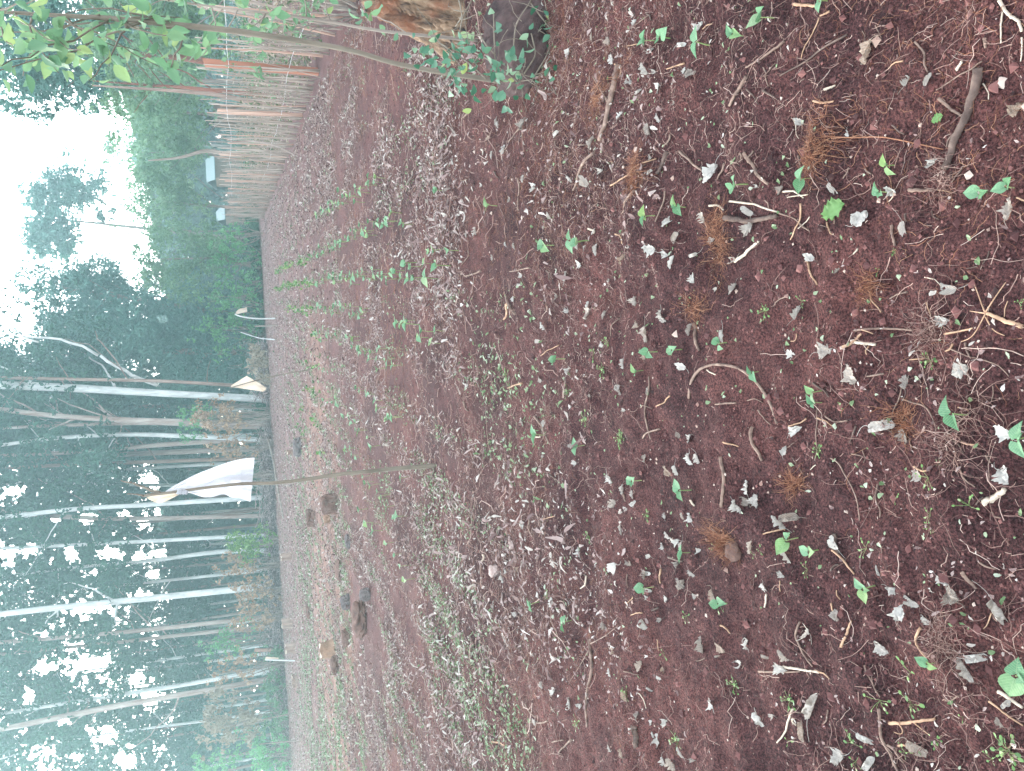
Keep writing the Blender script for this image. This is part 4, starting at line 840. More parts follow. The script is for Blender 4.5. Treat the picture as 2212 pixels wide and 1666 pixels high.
# dry leaf prototypes (length 1 along x, petiole behind)
def dryleaf_mesh(k, curl, lobed):
    nu, nv = 19, 13; u = np.linspace(0, 1, nu); v = np.linspace(-1, 1, nv); U, W = np.meshgrid(u, v, indexing='ij')
    wid = 0.40 * np.sin(np.pi * np.clip(u, 0, 1) ** 0.75) ** 0.7 + 0.02
    wid = wid * (1 + (0.24 if lobed else 0.10) * np.sin(u * (19 if lobed else 33) + k) + 0.16 * noise(u * 14, u * 0 + k, k + 9))
    x = U.copy(); x[:2] -= 0.06 * np.abs(v)[None] ; y = W * wid[:, None]
    y = y * (1 + 0.15 * noise(U * 6 + k, W * 3, k)) * (1 - 0.3 * (noise(U * 9 + k, np.sign(W) * 4.4, k + 5) > 0.35)); x = x + 0.05 * noise(U * 5, W * 4 + k, k + 1)
    z = 0.9 * curl * y * y * 2.2 + 0.5 * curl * (U - 0.5) ** 2 * rng.uniform(-1, 1.6) + 0.15 * noise(U * 3.4 + k, W * 2.3, k + 2) + 0.09 * np.abs(noise(U * 8, W * 4 + k, k + 3)) + 0.04 * noise(U * 17, W * 9 + k, k + 4)
    if curl > 0.8:      # rolled
        th = y * 5.2 * curl; y = np.sin(th) / 5.2 / curl * 1.3; z = (1 - np.cos(th)) / 5.2 / curl * 1.3 + 0.06 * noise(U * 5 + k, W * 2, k)
    z += 0.012 * (np.abs(W) < 0.1)
    z -= z.min() ; V = np.stack([x, y, z], -1).reshape(-1, 3)
    Q = [[i * nv + j, (i + 1) * nv + j, (i + 1) * nv + j + 1, i * nv + j + 1] for i in range(nu - 1) for j in range(nv - 1)]
    mb = MB(); mb.add(V, Q); L = rng.uniform(.4, .9); t = np.linspace(0, 1, 7)[:, None]
    pet = np.array([.03, 0, z[0, nv // 2]]) * (1 - t) + np.array([-L, rng.normal() * .3, .03]) * t; pet[:, 1] += (t[:, 0] * (1 - t[:, 0])) * rng.normal() * .8
    mb.tube(pet, np.linspace(.016, .010, 7), 4)
    return mb.mesh('dry_leaf', M_dry, True)
DRY = [dryleaf_mesh(k, c, lb) for k, (c, lb) in enumerate([(.5, False), (.7, True), (.78, True), (.9, False), (1.2, False), (.55, True), (.8, True), (1.5, False), (.75, False), (1.0, True), (.6, False), (.9, True)])]
def put_dry(X, Y, px, look=None, kind=None, group=None, label=None, cat='dead leaf', p=None):
    if p is None: p = G(X, Y)
    k = int(rng.integers(12)) if kind is None else kind; s = px * pxm(p) * rng.uniform(.6, 1.05) if px > 1 else px
    o = link('dry_leaf', DRY[k]); a = rng.uniform(0, 6.28); o.scale = (s, s * rng.uniform(.55, 1.1), s * rng.uniform(.7, 1.2))
    tilt = rng.normal(0, .22), rng.normal(0, .28); o.rotation_euler = (tilt[0], tilt[1], a)
    o.location = (p[0] - math.cos(a) * s * .45, p[1] - math.sin(a) * s * .45, gnd(p[0], p[1]) + s * .04 + abs(tilt[1]) * s * .4)
    o['category'] = cat
    if group: o['group'] = group
    if label: o['label'] = label
    elif look: auto_label(o, X, Y, 'dry leaf', look)
    return o
looks = ['pale crumpled', 'grey curled', 'whitish folded', 'grey rolled', 'tightly rolled', 'pale flat', 'ragged grey', 'narrow rolled', 'pale creased', 'torn grey', 'dull grey', 'ragged pale']
HD = """1881,112,58 1962,174,40 2005,173,28 2199,234,44 1733,263,36 1837,289,26 2027,351,46 1803,409,38 1928,411,32 1688,411,34 2121,422,40 1860,472,44 1954,495,46 1756,555,36 1725,675,34
2053,620,50 2040,690,52 1712,766,36 1788,758,38 1847,807,46 1960,823,36 2079,800,46 2191,451,44 1811,586,20 1907,922,60 1957,943,34 1983,1027,32 2183,1029,56 2175,930,50 1717,1120,50
1806,1172,32 1899,1232,32 1931,1270,46 1970,1296,46 1950,1322,60 2002,1338,36 1818,1325,44 2038,1254,36 2072,1291,50 2164,1322,70 1910,1398,46 1746,1369,46 2111,1419,54 2091,1447,54
1736,1580,60 1874,1594,44 1879,1651,40 1984,1617,60 1691,1241,32 1819,1638,40 1760,1525,60 1300,367,34 1231,388,28 1274,390,34 1544,375,58 1633,403,36 1626,455,32 1349,560,32 1253,570,32
1297,539,28 1453,513,34 1505,604,40 1206,640,28 1224,596,24 1273,680,34 1398,721,42 1380,700,26 1563,726,32 1408,536,30 1317,88,32 1281,308,30 1331,1225,52 1400,1238,30 1490,949,26
1397,990,30 1597,1092,34 1638,1082,32 1523,1391,46 1405,1348,34 1310,1353,28 1254,1192,28 1623,1391,40 1612,1432,36 1653,1550,42 1135,268,30 1205,290,26 1090,325,26 1160,404,34 1190,465,26
1030,500,22 1245,1000,30 1500,1640,34 1440,1560,30 1540,1520,26 1340,840,28 1010,830,26 1480,1180,26"""
for q in HD.split():
    X, Y, s = map(float, q.split(',')); k = int(rng.integers(12)); put_dry(X, Y, s, looks[k], k)
for X, Y, s in ((1720, 928, 44), (1694, 974, 34), (1691, 1440, 40), (1620, 495, 36)):
    o = put_dry(X, Y, s, 'tan brown', 8); 

def stick(pts, w, mat, look=None, noun='stick', label=None, lift=.4, kn=True, n=7, name='stick', cat='stick', branches=()):
    P0 = [G(X, Y) for X, Y in pts]; k = 18; r = w * pxm(P0[len(P0) // 2]) / 2
    pp = smooth_path(P0, k); pp[:, 2] = gh(pp[:, 0], pp[:, 1]); 
    for _ in range(3): pp[1:-1, 2] = .25 * pp[:-2, 2] + .5 * pp[1:-1, 2] + .25 * pp[2:, 2]
    pp[:, 2] += r * lift + .002; pp[1:-1] += rng.normal(size=(k - 2, 3)) * r * .14 * np.array([1, 1, .5])
    rad = r * np.linspace(1.05, .75, k) * (1 + .05 * rng.uniform(-1, 1, k)); mb = MB(); mb.tube(pp, rad, n, .05)
    for br in branches:
        B0 = [G(X, Y, .0) for X, Y in br]; b_ = smooth_path(B0, 9); b_[:, 2] += r * .6 + .004; mb.tube(b_, np.linspace(r * .36, r * .18, 9), 5, .1)
    c = pp[0].copy(); o = link(name, mb.mesh(name, mat, True, c), loc=c); o['category'] = cat
    if label: o['label'] = label
    else: auto_label(o, *np.mean(np.array(pts), 0), noun, look)
    return o
stick([(2116, 148), (2105, 200), (2085, 265), (2060, 320), (2043, 366)], 19, M_stick_d, label='thickest bark-covered stick, nearly the size of a finger, near the right edge', n=10, branches=[[(2075, 285), (2055, 300), (2052, 318)]])
b = G(1746, 276); tp = P(1750, 206, b[1] + .02); poly('stick', 'short broken stub standing upright out of the soil', 'stick', [b - np.array([0, 0, .02]), (b + tp) / 2 + np.array([.002, 0, 0]), tp], [.0085, .008, .0085], M_stick, 9, 10, .08)
stick([(1339, 142), (1325, 205), (1310, 273), (1298, 303)], 13, M_stick, label='long knotted tan stick lying under the vine', branches=[[(1320, 225), (1300, 190), (1285, 165)]])
stick([(1568, 471), (1622, 479), (1681, 466)], 12, M_stick_d, label='dark level stick lying just below a grey leaf')
stick([(1490, 860), (1488, 825), (1505, 798), (1540, 786), (1585, 788), (1625, 805), (1655, 850), (1672, 885), (1680, 915)], 7, M_stick, label='arched brown stem curving like a bow over the soil', cat='stem', name='curved_stem')
stick([(2212, 706), (2165, 690), (2134, 677)], 10, M_chip, label='tan twig with spidery side shoots at the right edge', branches=[[(2134, 677), (2129, 667), (2120, 640), (2110, 615)], [(2134, 675), (2155, 642), (2178, 610)], [(2134, 677), (2120, 705), (2106, 730), (2082, 738)], [(2134, 677), (2100, 672)], [(2134, 685), (2150, 715), (2175, 725)]])
stick([(2126, 1086), (2175, 1058)], 15, M_pale_wood, label='pale flat plank chip by a white leaf at the right edge', n=4, name='wood_chip', cat='wood chip')
stick([(1924, 1562), (1975, 1560), (2023, 1552)], 8, M_chip, label='orange forked twig lying level among weeds', branches=[[(1978, 1560), (2000, 1578), (2018, 1591)], [(1945, 1562), (1958, 1578), (1952, 1588), (1935, 1580)]])
stick([(1275, 1381), (1280, 1453), (1270, 1510), (1270, 1570)], 7, M_stick, label='long forked grey twig among the litter at the lower left of the soil', branches=[[(1277, 1400), (1255, 1440), (1235, 1470)], [(1279, 1390), (1310, 1375), (1340, 1350)]])
stick([(1372, 1570), (1382, 1612)], 16, M_stick_d, label='split dark bark flake lying alone near the bottom edge', n=4, name='bark_flake', cat='bark')
HS = """d5 1832,75 1760,120 1686,164;t3 1771,39 1750,85 1730,128;t7 1717,10 1772,14;p6 1781,195 1806,185;s5 1978,91 2000,125 2005,156;s7 2030,213 2060,240 2087,260;p7 2069,151 2080,133;s4 2123,133 2070,165 2024,195
s8 1965,411 2019,411;s7 2129,83 2132,104;p8 2160,0 2170,23 2204,47 2209,68;p4 2168,26 2164,94;p4 2209,81 2207,133;r3 1775,294 1847,299 1902,294 2040,323;t5 1742,555 1752,590 1767,615
t5 2043,722 2103,709;s3 2050,753 2097,774 2108,771 2162,789 2181,813;s5 1847,714 1902,709 1972,714;p7 1850,740 1894,745;t7 1821,750 1837,745 1863,722;s4 1681,459 1712,469 1751,500
t4 1730,440 1725,485 1709,518;s7 1928,487 1935,531;t4 1881,630 1905,675;s3 1949,839 1928,899 1929,938;s4 1951,863 2003,878 2024,930;s3 1767,883 1761,995;s4 1785,899 1806,912 1832,909
s3 1795,990 1816,1003 1837,1042 1853,1076 1858,1125;s4 1897,1045 1902,1118;s4 2071,1008 2108,1052;t5 1798,1188 1847,1240;d9 1803,1154 1814,1193;s9 2080,1236 2111,1272;p5 1715,1531 1681,1604
p6 1694,1440 1770,1453;s7 1900,1531 1903,1596 1942,1665;s6 1918,1609 1955,1648;p9 2158,1494 2211,1528;t5 2138,1515 2184,1549 2212,1567;t6 1991,1356 1978,1382 2002,1419;s5 1730,1343 1715,1377 1723,1400 1757,1440
t6 1819,1398 1840,1340;s4 1869,1437 1903,1505;s7 1286,328 1253,364 1238,411;d9 1443,328 1422,375;s6 1469,328 1521,372;s8 1609,331 1633,375 1662,398;s6 1375,411 1346,463;s4 1438,409 1417,479
p5 1578,435 1635,442 1681,458;p8 1589,565 1641,521;t4 1320,401 1417,343;s8 1499,698 1503,725 1513,757;s6 1696,90 1650,125 1613,146;s8 1615,166 1578,229;s4 1403,813 1407,949;s8 1559,987 1566,1095
s8 1628,923 1648,995;s6 1115,680 1095,640;t6 1098,655 1090,690;s5 1155,900 1190,960;s4 905,1370 960,1400;s5 1640,1450 1730,1450;s5 1120,385 1122,455;s4 700,430 672,475"""
mm = {'d': (M_stick_d, 'dark'), 't': (M_chip, 'tan'), 's': (M_stick, 'brown-grey'), 'p': (M_pale_wood, 'pale'), 'r': (M_root, 'orange')}
for q in HS.replace('\n', ';').split(';'):
    h, *pt = q.split(); w_ = float(h[1:]); m_, lk = mm[h[0]]; pt = [tuple(map(float, z.split(','))) for z in pt]
    ln = math.hypot(pt[0][0] - pt[-1][0], pt[0][1] - pt[-1][1])
    stick(pt, w_, m_, f"{'long' if ln > 90 else 'short'} {lk}", 'twig' if w_ < 6.5 else 'stick', n=6, name='twig' if w_ < 6.5 else 'stick', cat='twig' if w_ < 6.5 else 'stick')

# orange root mats and the root ball
def root_mat(X, Y, rp, n, lab, hgt=.012, mat=M_root, name='root_mat', L=(.03, .11)):
    p = G(X, Y); r = rp * pxm(p); mb = MB(); th_ = rng.uniform(0, 3.14); e_ = np.array([math.cos(th_), math.sin(th_)]); f_ = np.array([-e_[1], e_[0]]); cs = [e_ * rng.normal() * r * .6 + f_ * rng.normal() * r * .25 for _ in range(5)]; n = int(n * 1.3)
    for k in range(n):
        o2 = cs[k % 5] * (1 if k % 3 else 1.7) + e_ * rng.normal() * r * .35 + f_ * rng.normal() * r * .18; c = p + np.array([o2[0], o2[1], 0]); a = rng.uniform(0, 6.28); l = rng.uniform(*L) * (r / .06) ** .5; m_ = 6
        ang = a + np.cumsum(rng.normal(0, .25, m_)); q = np.cumsum(np.stack([np.cos(ang), np.sin(ang)], 1) * l / m_, 0) + c[:2]
        z = gh(q[:, 0], q[:, 1]) + np.abs(rng.normal(0, hgt, m_)) + .002
        mb.tube(np.column_stack([q, z]), np.linspace(rng.uniform(.0004, .0010), .0003, m_), 3, cap=False)
    return tag(link(name, mb.mesh(name, mat, False, p), loc=p), lab, 'roots')
root_mat(1555, 523, 42, 170, 'dense orange root mat by the dark level stick')
root_mat(1380, 372, 42, 130, 'orange root mat under the long knotted stick')
root_mat(1772, 320, 44, 140, 'spreading orange roots around the upright broken stub')
root_mat(1505, 664, 28, 80, 'small orange root tuft below the folded grey leaf')
root_mat(1880, 625, 22, 60, 'tiny orange root tuft with one round green sprout')
root_mat(1960, 912, 26, 90, 'reddish root knot beside the big dark grey leaf')
root_mat(2030, 400, 38, 60, 'tan roots at the lower end of the thickest stick', mat=M_straw)
root_mat(2080, 905, 60, 90, 'loose tan root tangle around the long green leaf', mat=M_straw)
root_mat(1730, 1045, 26, 80, 'brown root tuft on a thin upright stem near round seed leaves')
root_mat(1310, 190, 42, 110, 'orange roots around the knotted stick near the boulder')
root_mat(1190, 880, 24, 60, 'green-orange tuft of roots in the middle of the soil', mat=M_straw)
root_mat(2041, 1398, 36, 70, 'dead feathery pale weed lying on the soil', mat=M_straw, name='dead_weed')
root_mat(2006, 735, 48, 80, 'tangle of thin pale rootlets left of the spidery twig', mat=M_straw)
V = IV.copy(); V = V * (1 + .22 * n3(V, 1.6, 55) + .1 * n3(V, 5, 56))[:, None] * np.array([.035, .03, .022]); p = G(1590, 1187)
tag(link('root_ball', mesh('root_ball', V, [IT], M_clod, True), loc=p + np.array([0, 0, .012])), 'dark red root ball clod pulled out of the soil', 'root ball')
root_mat(1580, 1180, 34, 150, 'rusty roots fringing the dark red root ball', .02)

# bean seedlings: stem, two heart-shaped leaves, a small new leaf
def heart(L, mat, nm, fold, seed):
    nu, nv = 9, 7; u = np.linspace(0, 1, nu); v = np.linspace(-1, 1, nv); U, W = np.meshgrid(u, v, indexing='ij')
    wid = np.array([.26, .42, .47, .44, .37, .28, .19, .09, .005]); x = U - .16 * np.clip(.25 - U, 0, 1) * 4 * np.abs(W); y = W * wid[:, None]
    z = fold * np.abs(y) - .28 * U * U + .03 * noise(U * 4 + seed, W * 3, seed)
    Q = [[i * nv + j, (i + 1) * nv + j, (i + 1) * nv + j + 1, i * nv + j + 1] for i in range(nu - 1) for j in range(nv - 1)]
    return mesh(nm, np.stack([x, y, z], -1).reshape(-1, 3) * L, [np.array(Q)], mat, True)
HL = [heart(1.0, M_bean, 'leaf', f, k) for k, f in enumerate((.25, .5, .8, .35))]
def bean(p, h, L, label=None, group=None, rz=None, XY=None, look=None, parts=True, first=0):
    o = thing('bean_seedling', label or 'x', 'seedling', (p[0], p[1], gnd(p[0], p[1]) - .004), rng.uniform(0, 6.28) if rz is None else rz, group)
    mb = MB(); top = np.array([h * .12, 0, h]); mb.tube(smooth_path([np.zeros(3), np.array([h * .02, 0, h * .5]), top], 8), np.linspace(.0028, .0018, 8) * (L / .05), 5)
    s = link('stem', mb.mesh('stem', M_stem, True), o)
    for k, a in enumerate([rng.uniform(-.4, .4), math.pi + rng.uniform(-.5, .5)] + ([1.5 + rng.normal() * .3] if rng.uniform() < .6 else [])):
        l = link('leaf', HL[int(rng.integers(4))], o); ll = L * (1 if k < 2 else .45) * rng.uniform(.8, 1.15); l.scale = (ll, ll, ll)
        l.location = tuple(top + np.array([math.cos(a), math.sin(a), .3]) * L * .12); l.rotation_euler = (rng.normal() * .3, -rng.uniform(-.1, .9), a)
    if XY: auto_label(o, XY[0], XY[1], 'bean seedling', look)
    return o
HB = """1913,357,36 1730,385,40 1897,416,44 2108,416,46 2168,406,40 1769,2,34 1458,448,40 1591,398,44 1393,466,38 1232,523,40 1393,88,36 1427,83,36 1505,98,50 1583,78,40 1644,39,50 1702,1162,40 1743,1188,44
1751,844,44 1756,870,36 2056,896,60 2191,943,60 1244,962,34 1367,1038,32 1474,1059,36 1392,1268,34 1866,1265,44 2195,1447,70 2007,1432,30 1400,760,38 1375,800,32 1550,740,36 1455,755,34 1160,940,30 1218,1340,32
1474,1194,30 1060,445,26 945,412,26 1255,520,34 1180,530,32 1150,1300,28 1205,775,30 1620,803,34 1552,1303,34"""
for q in HB.split():
    X, Y, s = map(float, q.split(',')); p = G(X + s * .55, Y); L = s * pxm(p) * .70 * rng.uniform(.8, 1.1); bean(p, max(.03, L * 1.1), L, XY=(X, Y), look='tall' if s >= 44 else ('small' if s < 33 else 'green'))
# jagged light green leaf
M_jag = leaf_mat('jagged_leaf', [(0, (.12, .26, .08)), (1, (.22, .38, .14))], .3, .5)
def torn(X, Y, s, lab, mat):
    p = G(X, Y); L = s * pxm(p); nu, nv = 14, 10; u = np.linspace(0, 1, nu); v = np.linspace(-1, 1, nv); U, W = np.meshgrid(u, v, indexing='ij'); wid = .42 * np.sin(np.pi * np.clip(u * .93 + .05, 0, 1)) ** .6 * (1 + .28 * np.sin(u * 26))
    V = np.stack([U - .5, W * wid[:, None], .10 * noise(U * 5, W * 4, 3) + .18 * np.abs(W) + .12], -1).reshape(-1, 3) * L; Q = [[i * nv + j, (i + 1) * nv + j, (i + 1) * nv + j + 1, i * nv + j + 1] for i in range(nu - 1) for j in range(nv - 1)]
    o = link('green_leaf', mesh('green_leaf', V, [np.array(Q)], mat, True), loc=(p[0], p[1], gnd(p[0], p[1]) + .004)); o.rotation_euler = (.1, -.2, 1.9); return tag(o, lab, 'leaf')
torn(1808, 456, 52, 'large jagged light green leaf lying among bean seedlings', M_jag)
torn(2030, 258, 24, 'small jagged green leaf just left of the thickest stick', M_jag)

# small weeds: creeping stem with round leaves
def weed_mesh(nl, spread, k):
    mb = MB(); st = MB()
    for i in range(nl):
        a = rng.uniform(0, 6.28); r = spread * rng.uniform(.15, 1) ; c = np.array([math.cos(a) * r, math.sin(a) * r, rng.uniform(.15, .6) * spread]); L = rng.uniform(.28, .5) * .8; t = np.linspace(0, 2 * np.pi, 8, endpoint=False)
        ax = unit(np.array([math.cos(a), math.sin(a), rng.normal() * .3])); bx = unit(np.cross(ax, np.array([rng.normal() * .4, rng.normal() * .4, 1]))); nn = np.cross(ax, bx)
        V = c + ax * (np.cos(t)[:, None] * L * .5 + L * .4) + bx * np.sin(t)[:, None] * L * .36 + nn * (np.abs(np.sin(t)) * L * .1)[:, None]
        mb.add(np.concatenate([V, [c + ax * L * .4]]), None, [[j, (j + 1) % 8, 8] for j in range(8)])
        st.tube(np.array([[0, 0, 0], c * np.array([.5, .5, .8]), c]), .018, 3, cap=False)
    return mb.mesh('leaves', M_weed, True), st.mesh('stem', M_stem, False)
WD = [weed_mesh(n_, 1.0, k) for k, n_ in enumerate((4, 7, 10, 14, 18, 6))]
def put_weed(p, r, k, XY=None, look='small round-leaved', label=None, group=None):
    o = thing('weed', label or 'x', 'weed', (p[0], p[1], gnd(p[0], p[1])), rng.uniform(0, 6.28), group); o.scale = (r, r, r * .8)
    link('stem', WD[k][1], o); link('leaves', WD[k][0], o)
    if XY: auto_label(o, XY[0], XY[1], 'weed', look)
    return o
HW = """1894,584,14 1928,547,12 2199,654,16 1728,651,18 2006,779,26 1767,975,22 1868,1185,26 2006,1113,20 2089,1092,34 2001,1032,30 2024,1000,14 2006,1140,16 1814,883,18 1963,1453,40 1897,1513,38 1965,1518,44 2077,1549,24
2020,1596,26 1952,1625,26 2177,1622,44 1837,1604,34 1702,1513,26 1845,1645,26 1336,946,26 1551,1304,30 1650,672,22 1300,800,22 1260,905,22 1340,945,20 1699,1166,22 1625,1200,18 1640,1185,16 1280,760,24 1310,740,22
1225,845,22 1100,965,20 1090,810,20 1270,1160,22 1395,1110,20 1740,1230,20 1545,1180,22 1480,1330,22 1430,1410,22 1585,1480,26 1460,1600,28 1350,1500,22 1245,1560,24 1180,1290,20 1700,1600,24 2140,1640,26 1930,1080,22"""
for q in HW.split():
    X, Y, s = map(float, q.split(',')); p = G(X + 4, Y); k = int(rng.integers(6)); put_weed(p, s * pxm(p) * .8, k, (X, Y), ['sparse', 'small round-leaved', 'leafy', 'dense leafy', 'thickly leaved', 'low green'][k])
flush_labels()

# countable litter beyond the single ones: further dry leaves, twigs, seedlings in the rows
def in_field(x, y): 
    fx = FA2[0] + (y - FA2[1]) * fd[0] / fd[1]
    return (x < fx - 0.25) & (y < 43) & (x > -30)
ZONES = ['around the tall flag pole', 'on the soil below the boulder', 'nearest the right edge', 'in the lower left litter']
def zone(X, Y):
    if X > 1750: return 2
    if X < 1350: return 0 if Y < 1150 else 3
    return 1 if Y < 833 else 3
cnt = 0
while cnt < 190:
    X, Y = rng.uniform(960, 2180), rng.uniform(30, 1650)
    if rng.uniform() > (1.0 if X < 1500 else .35): continue
    p = G(X, Y)
    if not in_field(p[0], p[1]) or noise(p[0] * 1.2, p[1] * 1.2, 40) < -.2 or (X < 1200 and Y < 240): continue
    s = rng.uniform(.022, .05); z_ = zone(X, Y); put_dry(X, Y, s, p=p, label='small crumpled dry leaf lying among many ' + ZONES[z_], group='small dry leaves ' + ZONES[z_]); cnt += 1
cnt = 0
while cnt < 150:
    X, Y = rng.uniform(1000, 2200), rng.uniform(20, 1650); p = G(X, Y)
    if not in_field(p[0], p[1]) or (X < 1200 and Y < 240): continue
    a = rng.uniform(0, 3.14); L = rng.uniform(14, 46); w_ = rng.uniform(2.2, 5.0); m_ = [M_stick, M_chip, M_pale_wood, M_stick_d][int(rng.choice(4, p=[.4, .3, .15, .15]))]; z_ = zone(X, Y)
    o = stick([(X, Y), (X + math.cos(a) * L * .5 + rng.normal() * 4, Y + math.sin(a) * L * .5 + rng.normal() * 4), (X + math.cos(a) * L, Y + math.sin(a) * L)], w_, m_, label='thin short twig lying among many ' + ZONES[z_], n=5, name='twig', cat='twig'); o['group'] = 'thin twigs ' + ZONES[z_]; cnt += 1
# bean rows: known rows of the photo, followed on the ground
rows = [[(679, 475), (789, 410), (850, 375)], [(600, 586), (690, 552), (790, 500), (893, 462)], [(600, 624), (705, 602), (851, 596), (916, 583), (1010, 560)], [(625, 668), (700, 668), (753, 668), (835, 688), (884, 695), (965, 724)], [(680, 722), (754, 727), (802, 762), (870, 790)]]
beans = []
pr4 = np.array([G(*q) for q in rows[4]])
for kx in range(1, 5):                     # the fainter rows further left, half a metre apart
    rows.append([tuple(proj((p[0] - .52 * kx, p[1] + (1.5 * kx if j_ == 0 else 0), p[2]))[:2]) for j_, p in enumerate(pr4)])
PB = [bean(np.array([0, 40.0 + k, 0]), .09, .055) for k in range(5)]
for ri, r_ in enumerate(rows):
    pts = np.array([G(*q) for q in r_]); s = np.concatenate([[0], np.cumsum(np.linalg.norm(np.diff(pts[:, :2], axis=0), axis=1))]); t_ = 0
    while t_ < s[-1]:
        x, y = np.interp(t_, s, pts[:, 0]) + rng.normal() * .05, np.interp(t_, s, pts[:, 1]); t_ += rng.uniform(.16, .34) * (1 if y > 12 else .8) * (1 if ri < 5 else 1.5)
        if noise(t_ * .9, ri * 7.3, 5) < (-.6 if ri < 5 else -.15): continue
        nm = ['first row from the fence', 'second row from the fence', 'middle row, the longest', 'row just below the longest one', 'faint row toward the diamond flag', 'sparse outer rows between the two larger flags'][min(ri, 5)]
        beans.append((float(y), float(x), nm))
beans.sort(); rest = np.array([[b_[1], b_[0]] for b_ in beans[250:]])
for k, (y, x, nm) in enumerate(beans[:250]):
    o = PB[k] if k < 5 else copy_tree(PB[int(rng.integers(5))]); o['label'] = 'young bean plant in the ' + nm; o['group'] = 'bean plants in the ' + nm
    o.location = (x, y, gnd(x, y)); sc_ = rng.uniform(.8, 1.35); o.scale = (sc_, sc_, sc_); o.rotation_euler = (0, 0, rng.uniform(0, 6.28))
if len(rest):
    c = np.repeat(rest, 4, 0); c = np.column_stack([c[:, 0], c[:, 1], gh(c[:, 0], c[:, 1])]) + rng.normal(0, .02, (len(c), 3)) + np.array([0, 0, .07]); V, Q = diamonds(c, .07, .7, 0)
    tag(link('bean_seedling', mesh('bean_seedlings', V, [Q], M_weed)), 'bean plants at the far ends of the rows, too distant to tell apart', 'seedlings', None, 'stuff')

# ------------------------------------------------------------------ litter nobody could count
def scatter(n, y0, y1, rowk=.35, nz=.5, seed=60, fr=.9, thr=.35, xf=.62):
    out = []; tot = 0
    while tot < n:
        m_ = n * 2; ya = y0 + (y1 - y0) * rng.uniform(0, 1, m_) ** fr; xa = rng.uniform(-1, 1, m_) * (xf * ya + .9)
        pr = thr + nz * noise(xa * .9, ya * .9, seed) + .25 * noise(xa * 3.1, ya * 3.1, seed + 1) + rowk * np.cos(2 * np.pi * perp(xa, ya) / .5) * np.clip((ya - 3) / 3, 0, 1)
        if y0 > 3: pr = pr * np.clip((ya - y0) / (0.55 * y0), 0.02, 1)
        k = (rng.uniform(0, 1, m_) < pr) & in_field(xa, ya); out.append(np.stack([xa[k], ya[k]], 1)); tot += k.sum()
    return np.concatenate(out)[:n]
def stuff(nm, parts, mat, lab, cat):
    mb = MB(); [mb.add(V, Q) for V, Q in parts]; tag(link(nm, mb.mesh(nm, mat)), lab, cat, None, 'stuff')
def rb(c, a, b, w0, w1, seg=3, bend=.5, lift=.003): return ribbons(c, rng.uniform(0, 6.28, len(c)), rng.uniform(a, b, len(c)), rng.uniform(w0, w1, len(c)), seg, bend, lift)
stuff('straw', [rb(scatter(20000, .8, 5.5, .1, 1.0, 61, .9, .2), .008, .06, .0004, .0011, 4, .3, .005), rb(scatter(5000, .8, 5.5, .1), .006, .022, .0006, .0014, 2, .3, .004), rb(scatter(1800, .9, 5, .1), .05, .14, .0006, .0013, 6, .55, .008), rb(scatter(40000, 3.3, 16, .2, .4, 60, .9, .5), .03, .11, .001, .0024, 3, .4, .009), rb(scatter(3000, 3.3, 16, .2, .4, 60, .9, .5), .08, .3, .002, .004, 4, .5, .012), rb(scatter(42000, 11, 43, .15, .3, 60, .9, .6), .06, .22, .002, .005, 2, .4, .012)], M_straw, 'fine straw, stalks and broken stems strewn over the soil', 'straw')
stuff('rootlets', [rb(scatter(11000, .8, 6, .1, .9, 80, .9, .1), .015, .07, .0003, .0008, 5, .7, .005), rb(scatter(5000, 5, 14, .2, .9, 80, .9, .1), .04, .10, .001, .002, 4, .9, .008)], M_root, 'rusty hair-thin rootlets matted over the soil', 'rootlets')
def sc_(c, a, b, asp=.5, curl=.5): return scraps(c, rng.uniform(a, b, len(c)), asp, curl)
stuff('leaf_litter', [sc_(scatter(3000, .9, 5.5, .1, 1.1, 60, .9, .1), .004, .017), sc_(scatter(2200, 2.4, 7, .1, 1.1, 60, .9, .1), .012, .035), sc_(scatter(22000, 3.3, 16, .22, .6, 60, .9, .38), .012, .042), sc_(scatter(4500, 3.2, 16, .22, .8, 60, .8, .25), .035, .07, .35, .7), sc_(scatter(6500, 3.2, 16, .25, .7, 60, .85, .3), .035, .10, .16, .6), sc_(scatter(54000, 11, 43, .15, .3, 60, .9, .6), .03, .085)], M_scrap, 'shrivelled leaf litter scattered thickly over the whole field', 'leaf litter')
def left_bias(c): 
    k = rng.uniform(0, 1, len(c)) < np.clip(.42 - .8 * (c[:, 0] / (c[:, 1] * .5 + .5)), .1, 1) * np.clip((34 - c[:, 1]) / 12, .15, 1); return c[k]
stuff('ground_cover', [sc_(left_bias(scatter(40000, 3.3, 16, .4, .9, 90, .9, .05)), .012, .035, .6, .4), sc_(left_bias(scatter(56000, 11, 42, .6, .7, 90, .9, .1)), .03, .08, .6, .4), sc_(scatter(1000, 1, 6, 0, 1, 90, .9, 0), .006, .018, .7, .3)], M_cover, 'low grey-green weeds and sprouts covering the field in patches', 'ground cover')
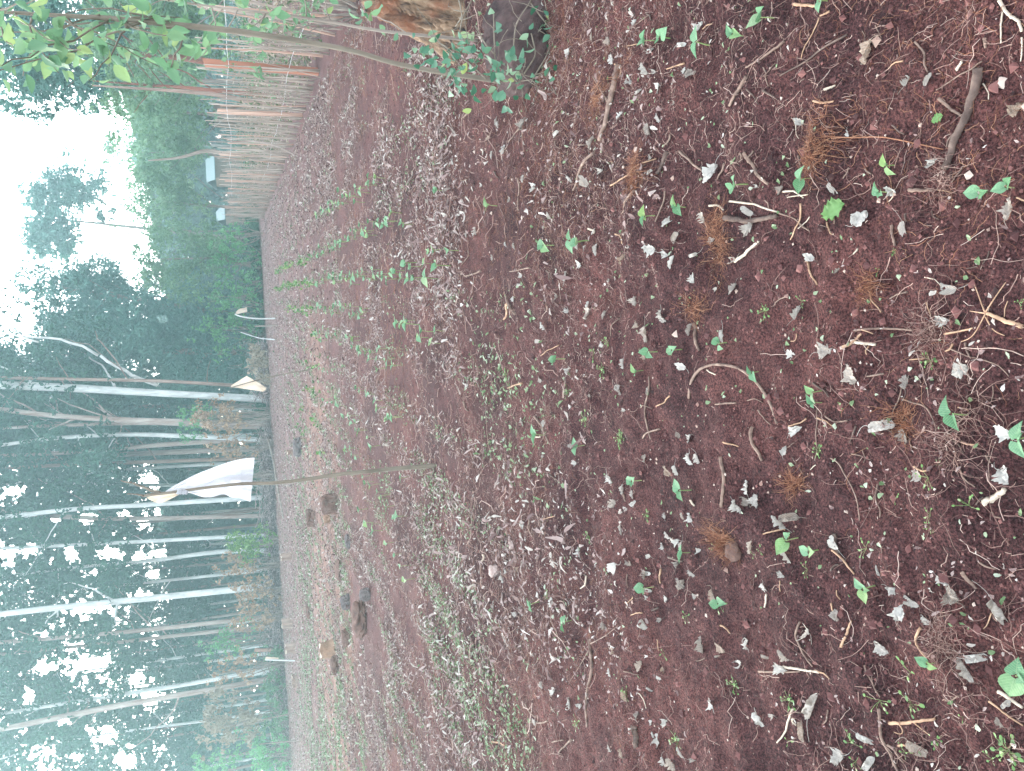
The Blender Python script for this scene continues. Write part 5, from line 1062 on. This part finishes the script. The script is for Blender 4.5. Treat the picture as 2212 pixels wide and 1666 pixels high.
# soil crumbs
def crumbs(c, s0, s1):
    n = len(c); s = rng.uniform(0, 1, n) ** 2 * (s1 - s0) + s0; o_ = np.array([[1, 0, 0], [0, 1, 0], [-1, 0, 0], [0, -1, 0], [0, 0, 1]], float)[None] * rng.uniform(.6, 1.3, (n, 5, 1)) * s[:, None, None]; a = rng.uniform(0, 6.28, n); ca, sa = np.cos(a)[:, None], np.sin(a)[:, None]
    X = o_[..., 0] * ca - o_[..., 1] * sa + c[:, :1]; Y = o_[..., 0] * sa + o_[..., 1] * ca + c[:, 1:2]; Z = gh(c[:, 0], c[:, 1])[:, None] + o_[..., 2] * .8 + s[:, None] * .1
    V = np.stack([X, Y, Z], -1).reshape(-1, 3); T = (np.arange(n)[:, None, None] * 5 + np.array([[0, 1, 4], [1, 2, 4], [2, 3, 4], [3, 0, 4]])[None]).reshape(-1, 3); return V, T
M_crumb = leaf_mat('soil_crumb', [(0.0, (.035, .016, .015)), (.35, (.09, .038, .036)), (.8, (.165, .070, .063)), (.95, (.20, .09, .078)), (.97, (.40, .28, .22)), (1.0, (.55, .45, .38))], 0, .95)
mb = MB()
for n_, a0, a1, s0, s1 in ((60000, .8, 5, .001, .006), (5000, .8, 5.5, .004, .016), (22000, 4, 12, .003, .014)):
    V, T = crumbs(scatter(n_, a0, a1, 0, .2, 5, .9, .6), s0, s1); mb.add(V, None, T)
tag(link('soil_crumbs', mb.mesh('soil_crumbs', M_crumb)), 'loose red soil crumbs and pale specks over the near ground', 'soil', None, 'stuff')

# ------------------------------------------------------------------ hazy air, added to stand in for lens glare
if GLARE_HAZE > 0:
    mb = MB(); a, b_ = np.array([-90, -6, -1.6]), np.array([90, 100, 26.0]); V = [[(a, b_)[(i >> k) & 1][k] for k in range(3)] for i in range(8)]
    mb.add(V, [[0, 2, 3, 1], [4, 5, 7, 6], [0, 1, 5, 4], [2, 6, 7, 3], [0, 4, 6, 2], [1, 3, 7, 5]])
    mh = bpy.data.materials.new('glare_haze'); mh.use_nodes = True; n = mh.node_tree; n.nodes.remove(n.nodes['Principled BSDF']); pv = n.nodes.new('ShaderNodeVolumePrincipled')
    pv.inputs['Color'].default_value = (0.62, 0.95, 1.0, 1); pv.inputs['Density'].default_value = GLARE_HAZE; pv.inputs['Anisotropy'].default_value = 0.4
    n.links.new(pv.outputs[0], n.nodes['Material Output'].inputs['Volume']); o = link('glare_haze', mb.mesh('glare_haze', mh)); tag(o, 'thin bluish hazy air added between camera and trees, standing in for lens glare', 'glare_haze', None, 'stuff')
